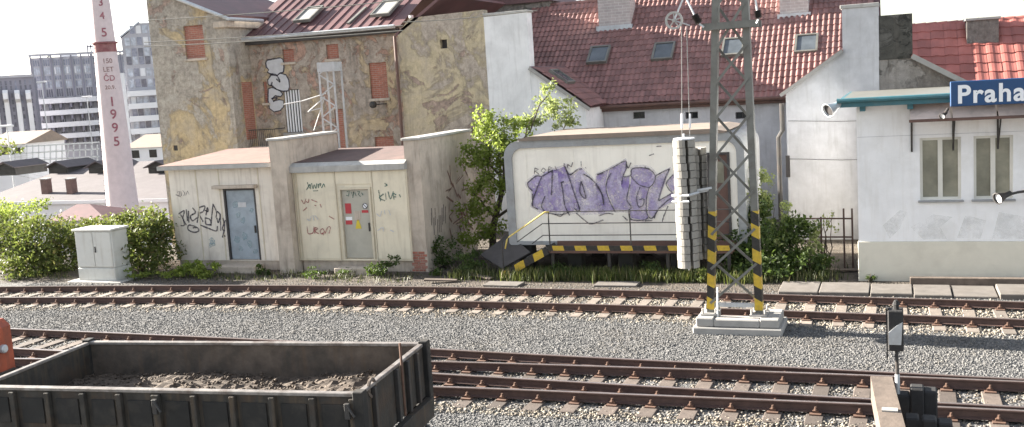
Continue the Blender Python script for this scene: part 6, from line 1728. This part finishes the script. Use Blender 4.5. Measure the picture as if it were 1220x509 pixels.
for r_, (pa, pb2, gs) in enumerate(((70, 77, ('pane_mid', 'pane_mid')), (79, 87, ('pane_pale', 'office_white')), (89, 94, ('pane_mid', 'pane_mid')), (96, 103, ('pane_pale', 'pane_mid')), (105, 114, ('pane_dark', 'pane_dark')), (123, 131, ('pane_dark', 'pane_mid')), (137, 145, ('pane_dark', 'pane_mid')), (150, 158, ('pane_dark', 'pane_mid')), (164, 172, ('pane_dark', 'pane_mid')))):  # paler upper rows carry the white sky reflection as pane colour
    za, zb2 = F1.z(pb2), F1.z(pa)
    for k in range(bays):
        for q in range(3):
            w0 = ox0 + k * bw_ + .35 + q * (bw_ - .7) / 3
            of.part('window_pane', MB().box(w0 + .06, w0 + (bw_ - .7) / 3 - .06, -.06, -.01, za, zb2), mt[gs[int(random.random() < .35)]])
for k in range(bays + 1):
    xx = ox0 + k * bw_
    of.part('mullion', MB().box(xx - .16, xx + .16, -.5, -.02, F1.z(115), ztp + .3), mt['office_dark'])
for py in (119, 133, 147.5, 161):
    zc_ = F1.z(py)
    of.part('ledge', MB().box(ox0 - .4 + (0 if py > 125 else .2), ox1, -3.0, -.51, zc_ - .55, zc_ + .5), mt['office_white'])
    for k in range(bays):
        xx = ox0 + (k + .5) * bw_
        of.part('bracket', MB().box(xx - .2, xx + .2, -2.6, -.52, zc_ - 1.5, zc_ - .56), mt['office_dark'])
of.part('parapet', MB().box(ox0 - .3, ox1, -.6, -.1, ztp + .31, ztp + .8), mt['office_grey'])
of.part('roof_plant', MB().box(F1.x(70, 62), F1.x(90, 62), 5, 12, ztp, F1.z(62)), mt['office_white'])
fr_ = MB()
for px in (104, 108, 112): fr_.bar((F1.x(px, 58), 3, ztp), (F1.x(px, 58), 3, F1.z(52, 108)), .3, .3)
fr_.bar((F1.x(103, 55), 3, F1.z(54, 108)), (F1.x(113, 55), 3, F1.z(54, 108)), .3, .3)
of.part('roof_frame', fr_, mt['office_dark'])
of.part('roof_mast', MB().bar((F1.x(55, 72), 3, ztp), (F1.x(60, 64), 3, F1.z(63, 60)), .3, .3), mt['steel_grey'])
F2 = Front(15, 215, 44)
o2 = F2.thing('office_block', 'darker lower office block with white vertical fins, at the left edge', 'office building')
o2.part('wall', MB().box(F2.x(-60), F2.x(42), 0, 14, -12, F2.z(92, 20)), mt['office_dark'])
o2.part('parapet', MB().box(F2.x(-60), F2.x(42), -.4, .3, F2.z(92, 20) + .003, F2.z(92, 20) + .5), mt['office_grey'])
for px in (-18, -5, 8, 22, 35):
    zf0, zf1, zf2 = F2.z(172, px), F2.z(118, px), F2.z(107, px); xx = F2.x(px, 120)
    o2.part('fin', MB().prism_x([(-2.4, zf1), (-1.0, zf1 - .6), (-.7, zf0), (-.01, zf0), (-.01, zf2), (-1.8, zf2), (-2.4, zf2 - .6)], xx - .42, xx + .42), mt['office_white'])
for r_, py in enumerate((98, 104, 113, 121, 130, 139, 148, 157, 166)):
    for k in range(12):
        xa = F2.x(-30) + k * (F2.x(40) - F2.x(-30)) / 12
        o2.part('window_pane', MB().box(xa + .25, xa + (F2.x(40) - F2.x(-30)) / 12 - .25, -.06, -.01, F2.z(py + 2.6, 20), F2.z(py - 2.6, 20)), mt[random.choice(('pane_dark', 'pane_dark', 'pane_mid'))])
# glazed tower beside the ochre house
F3 = Front(160, 190, 40)
tg = F3.thing('glass_tower', 'pale glazed stair tower with sloping top between the tall chimney and the ochre house', 'tower')
xa, xb = F3.x(146, 60), F3.x(196, 60)
zlo, zhi = F3.z(45, 150), F3.z(27, 170)
tg.part('wall', MB().prism_y([(xa, -12), (xb, -12), (xb, zhi), (xa + 3.2, zhi), (xa, zlo)], 0, 12), mt['office_grey'])
for k in range(6):
    for q, py in enumerate((35, 49, 62, 72, 86, 99, 120, 134, 148, 162)):
        if k == 0 and q == 0: continue
        x0_ = xa + .4 + k * (xb - xa - .8) / 6
        tg.part('window_pane', MB().box(x0_ + .1, x0_ + (xb - xa - .8) / 6 - .1, -.06, -.01, F3.z(py + 4.5, 165), F3.z(py - 5, 165)), mt[('pane_pale', 'pane_mid', 'office_white', 'pane_pale')[(q * 3 + k * 5) % 4] if q < 2 or q in (4, 6) else ('pane_dark', 'pane_mid', 'pane_pale')[(q + k * 2) % 3]])
tg.part('sloped_glazing', MB().bar((xa - .2, 6, zlo + .2), (xa + 3.2, 6, zhi + .2), 12.5, .25), mt['pane_pale'])
tg.part('column', MB().box(xa - .9, xa - .1, -1.2, -.1, -12, zlo - 6), mt['office_white'])
for py in (111, 126, 141, 156):
    z = F3.z(py, 162); tg.part('ledge', MB().box(xa, xb, -1.6, -.07, z - .5, z + .45), mt['office_white'])
# trees in the yard behind the hedge
bush('yard_tree', 'leafy yard tree far behind, low between the depot and the offices', (-62.0, 100.0, -9.0), [pb(6, 200, 100, 4, 2.2), pb(-10, 195, 100, 4, 3)], 1500, .5, 'leaf_hedge', 5, cat='tree')
